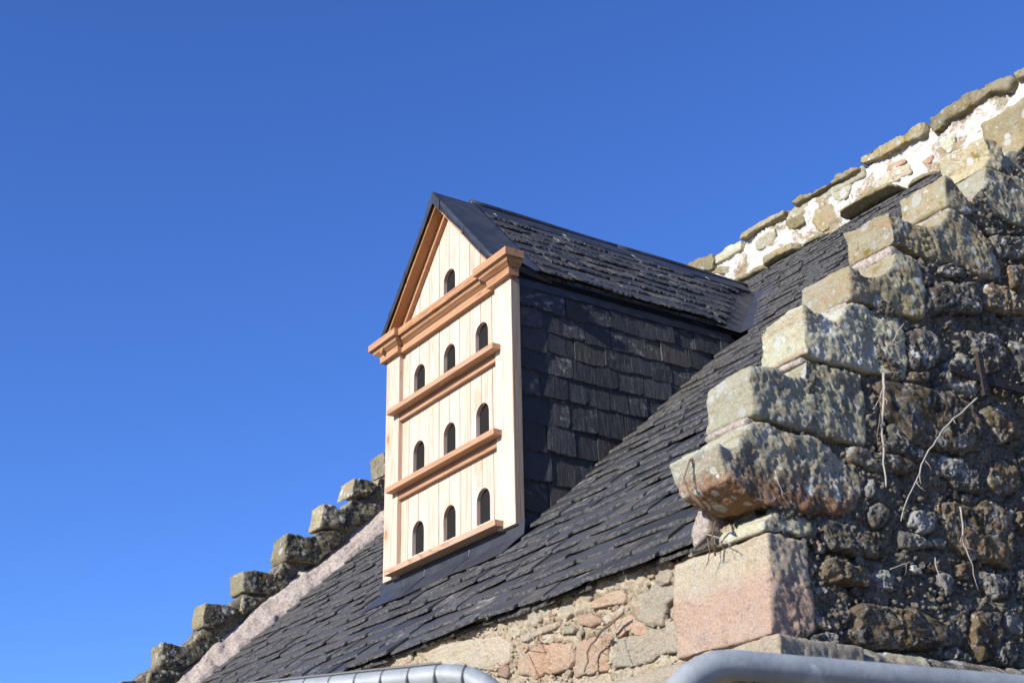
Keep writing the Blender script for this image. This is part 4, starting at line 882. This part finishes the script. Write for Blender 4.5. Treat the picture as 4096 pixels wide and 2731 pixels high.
# dark lead flashing at the top of the cheek, under the eave
for sg in (1, -1):
    xf = 1.2815 if sg > 0 else .0185
    vs, fs = [], []; n = 60
    for i in range(n+1):
        y = .036+1.45*i/n; zb = 1.262+.004*fbm((y, 0, 0), 5, 3); 
        k = .003*fbm((y, 1, 0), 6, 3)
        vs += [(xf+sg*k, y, zb), (xf+sg*(.001+k), y, zb+.05), (xf+sg*.003, y, 1.345)]
    for i in range(n):
        for j in range(2): a = i*3+j; fs.append((a, a+1, a+4, a+3))
    mesh('eave_flashing', vs, fs, LEAD, DV, smooth=True)
# bright folded corner piece of lead below the verge
mb = MB(); mb.add([(1.302, .036, 1.365), (1.312, .10, 1.352), (1.318, .235, 1.318), (1.300, .26, 1.306), (1.29, .12, 1.325), (1.288, .036, 1.34)], [(0, 1, 2, 3, 4, 5)])
o = mb.build('corner_flashing', LEAD, DV); m_ = o.modifiers.new('s', 'SOLIDIFY'); m_.thickness = .003
# lead valleys
for sg in (1, -1):
    vs, fs = [], []; n = 24
    for i in range(n+1):
        dx = .66*(1-i/n); x = W/2+sg*dx; y = yv2(x); b = Vector((x, y, dz(x)))
        U = Vector((-sg*CA, 0, SA)); 
        up_d = dp(x, y-.19, .010); up_d2 = dp(x, y-.10, .006)
        vs += [up_d, up_d2, b+Vector((0, 0, .006)), rp(x+sg*.10, y, .000), rp(x+sg*.19, y, .004)]
    for i in range(n):
        for j in range(4): a = i*5+j; fs.append((a, a+1, a+6, a+5))
    o = mesh('valley_flashing', vs, fs, LEAD, DV, smooth=False)
# lead apron at the foot of the front
vs, fs = [], []; n = 50
for i in range(n+1):
    x = -.055+1.405*i/n; k = .003*fbm((x, 0, 7), 5, 3)
    ap = rp(x, -.098+.008*fbm((x, 3, 3), 3, 3), .012+k)
    vs += [ap, rp(x, -.03, .012+k), (x, .016, roofz(.016)+.012+k), (x, .024, .012)]
for i in range(n):
    for j in range(3): a = i*4+j; fs.append((a, a+1, a+5, a+4))
o = mesh('front_apron', vs, fs, LEAD, DV, smooth=False); m_ = o.modifiers.new('s', 'SOLIDIFY'); m_.thickness = .003
for x in (.42, .86):
    mb = MB(); tube(mb, [rp(x, -.092, .016), rp(x+.003, -.05, .017), (x+.004, .012, roofz(.012)+.02), (x+.004, .02, .0)], .003, 6); mb.build('lead_joint', LEAD, DV)
for x in (-.015, 1.315):
    mb = MB(); tube(mb, [(x, .03, -.005), (x, .028, -.04), (x+.003, .02, roofz(.02)+.02)], [.008, .009, .006], 8); mb.build('lead_ear', LEAD, DV)

# ---------------------------------------------------------------- iron tie and dead stems on the gable
T = empty('iron_wall_tie', (XR+.035, .514, .03), 'dark rusty iron cross-shaped tie plate fixed on the rubble gable', 'wall tie')
def bar(name, pts, wd, th):
    mb_ = MB(); n = len(pts); vs = []
    for i, (y, z) in enumerate(pts):
        a = pts[max(i-1, 0)]; b = pts[min(i+1, n-1)]; t = Vector((b[0]-a[0], b[1]-a[1])).normalized(); s_ = Vector((-t.y, t.x))*wd/2
        vs += [(XR+.034, y+s_.x, z+s_.y), (XR+.034, y-s_.x, z-s_.y), (XR+.034+th, y-s_.x, z-s_.y), (XR+.034+th, y+s_.x, z+s_.y)]
    fs = []
    for i in range(n-1):
        for k in range(4): fs.append((i*4+k, i*4+(k+1) % 4, i*4+4+(k+1) % 4, i*4+4+k))
    fs += [(0, 1, 2, 3), (n*4-1, n*4-2, n*4-3, n*4-4)]
    mb_.add(vs, fs); return mb_.build(name, IRON, T, bevel=.001)
bar('long_bar', [(.345, .037), (.43, .032), (.50, .028), (.62, .030), (.76, .033), (.95, .036), (1.12, .04)], .030, .008)
b2 = bar('cross_bar', [(.514, .13), (.513, .075), (.514, .03), (.515, -.04)], .026, .016)
mb = MB()
for y, z in ((.405, .034), (.513, .10), (.514, .03), (.515, -.015), (.66, .031)):
    tube(mb, [(XR+.046, y, z), (XR+.054, y, z)], .006, 8)
mb.build('rivet', IRON, T, kind='stuff')

LABS = {'v1': 'long pale dead vine stem hanging straight down beside the dark crow-step stones',
 'v2': 'longest curving dead vine stem slanting down from the iron tie across the rubble gable',
 'v3': 'short thin dead twig beside the top of the straight pale stem', 'v4': 'short broken twig end beside the middle of the straight pale stem',
 'v5': 'dead stem hanging over the large rough brown rubble stone low on the gable', 'v6': 'short dead stem beside the white patched stone low on the gable',
 'v7': 'forked dead twig on the third crow-step stone beside its white lichen patch', 'v8': 'short level dead twig stuck in the gable mortar near the corner',
 'v9': 'thin pale twig on the side of the lowest protruding crow-step stone',
 'f1': 'thick brown dead ivy stem climbing the orange stones under the eave', 'f2': 'thin fork hanging from the thick brown ivy stem under the eave',
 'f3': 'pale thin dead stem hanging on the buff stones left under the eave', 'f4': 'small hooked dead stem above the pale stem under the eave', 'f5': 'short pale twig crossing behind the thick brown ivy stem',
 'f6': 'pale branched twig lying across the top of the pink corner stone', 'f7': 'brown wiry twig on the upper left of the pink corner stone'}
for k, P in STEMS.items():
    pts = [Vector(p) for p in P]; nrm = Vector((1, 0, 0)) if abs(P[0][0]-P[-1][0]) < 1e-6 and abs(P[0][0]-XR) < .1 else Vector((0, -1, 0))
    fine = []
    for i in range(len(pts)-1):
        for t in (0, .25, .5, .75): fine.append(pts[i].lerp(pts[i+1], t))
    fine.append(pts[-1])
    r0 = {'v1': .0052, 'v2': .0036, 'v5': .0032, 'f1': .0048}.get(k, .0021)
    off = .030 if k[0] == 'v' else .028
    fine = [p+nrm*(off+.010*fbm(p, 12, 2, 3))+Vector((0, .004*fbm(p, 20, 2, 1), .004*fbm(p, 20, 2, 6))) for p in fine]
    rad = [r0*(1-.45*i/len(fine))*(1+.25*fbm(p, 40, 2)) for i, p in enumerate(fine)]
    mb = MB(); tube(mb, fine, rad, 7)
    for _ in range({'v1': 4, 'v2': 6, 'v5': 4, 'f1': 7, 'f3': 4, 'f4': 3, 'f6': 5, 'f7': 3, 'v7': 2}.get(k, 1)):
        i = rnd.randrange(1, len(fine)-1); a = fine[i]; ln = rnd.uniform(.02, .06)
        dv = Vector((rnd.uniform(-1, 1), rnd.uniform(-1, 1), rnd.uniform(-1.2, .4))); dv = (dv-nrm*dv.dot(nrm)*.8).normalized()
        b_ = a+dv*ln*.5+nrm*.006; c_ = b_+(dv+Vector((rnd.uniform(-.7, .7), rnd.uniform(-.7, .7), rnd.uniform(-.7, .3)))).normalized()*ln*.5
        tube(mb, [a, b_, c_], [rad[i]*.6, rad[i]*.45, rad[i]*.2], 5)
    o = mb.build('dead_vine_stem', STEMD if k in ('f1', 'f7', 'v4') else STEM, None, smooth=True)
    tag(o, LABS[k], 'vine stem', 'dead creeper stems left on the stone walls')
# the creeper hanging over the kneeler stone
kn = [Vector(p) for p in [(3.452,-.74,-.438),(3.447,-.777,-.462),(3.421,-.783,-.51),(3.432,-.779,-.554),(3.451,-.765,-.589),(3.456,-.735,-.612),(3.41,-.655,-.622),(3.37,-.640,-.66),(3.36,-.625,-.72)]]
mb = MB(); tube(mb, kn, [.0018, .0022, .0024, .0026, .003, .0036, .0036, .003, .0022], 6); tube(mb, [p+Vector((.006, -.003, .004*math.sin(i*2))) for i, p in enumerate(kn)], .002, 6)
o = mb.build('dead_vine_stem', STEMD, None, smooth=True); tag(o, 'dark creeper stem drooping over the rounded end of the lowest crow-step stone', 'vine stem', 'dead creeper stems left on the stone walls')

# ---------------------------------------------------------------- temporary fence panels in front
def fence(name, P1, P2, ztop, r, label, wires, side):
    P1 = Vector(P1); P2 = Vector(P2); d = (P2-P1).normalized(); n = Vector((d.y, -d.x, 0))*side
    o = empty(name, (P1.x, P1.y, GZ), label, 'fence panel', 'temporary mesh fence panels in front of the building')
    L = (P2-P1).length; zc = ztop-r; cr = .13; pts = []
    def q(t, z): return (P1.x+d.x*t, P1.y+d.y*t, z)
    pts.append(q(0, GZ+.12))
    for k in range(9): a = math.pi/2*k/8; pts.append(q(cr-cr*math.cos(a), zc-cr+cr*math.sin(a)))
    for k in range(9): a = math.pi/2*(1-k/8); pts.append(q(L-cr+cr*math.cos(a), zc-cr+cr*math.sin(a)))
    pts.append(q(L, GZ+.12))
    mb = MB(); tube(mb, pts, r, 20); mb.build('frame_tube', GALV, o, smooth=True)
    mb = MB(); tube(mb, [q(0, GZ+.14), q(L, GZ+.14)], r*.9, 12); mb.build('bottom_rail', GALV, o, smooth=True)
    if wires:
        off = n*(r+.002)
        t = wires
        k = 0
        while t < L-.02:
            zt = ztop-.003
            tt = min(t, L-t)
            if tt < cr: zt = zc-cr+math.sqrt(max(0, cr*cr-(cr-tt)**2))+r-.002
            a = Vector(q(t, 0))+n*r*.35
            mb = MB(); tube(mb, [(a.x, a.y, zt+.003), (a.x+n.x*r*.45, a.y+n.y*r*.45, zt-r*.35), (a.x+n.x*r*.72, a.y+n.y*r*.72, zt-r), (a.x+n.x*r*.8, a.y+n.y*r*.8, zt-r*2.2), (a.x+n.x*r*.8, a.y+n.y*r*.8, GZ+.14)], .0021, 6)
            mb.build('mesh_wire', WIRE, o); t += .0505; k += 1
        mb = MB(); tube(mb, [Vector(q(.06, ztop+.0005))+n*r*.45, Vector(q(L-.13, ztop+.0005))+n*r*.45], .0021, 6)
        for z in np.arange(GZ+.3, ztop-.2, .3): tube(mb, [Vector(q(.0, z))+n*(r+.003), Vector(q(L, z))+n*(r+.003)], .0021, 6)
        mb.build('cross_wire', WIRE, o)
    return o
def rayxy(u, v, z):
    k = fw+rt*((u-2048)/5583.98)-up*((v-1365.5)/5583.98); t = (z-camv.z)/k.z; return camv+k*t
d1 = Vector((.837, .548, 0)).normalized(); e1 = Vector((4.554, -2.291, 0))+d1*.115
fence('fence_panel', e1-d1*3.3, e1, -1.400, .021, 'galvanised steel mesh fence panel with wires wrapped over its top rail', .032, 1)
d2 = Vector((.117, .993, 0)).normalized(); a2 = Vector((5.058, -2.056, 0))
fence('fence_panel', a2-d2*.195, a2+d2*3.1, -1.450, .0212, 'plain galvanised fence panel top tube bending down in front of the corner', 0, -1)
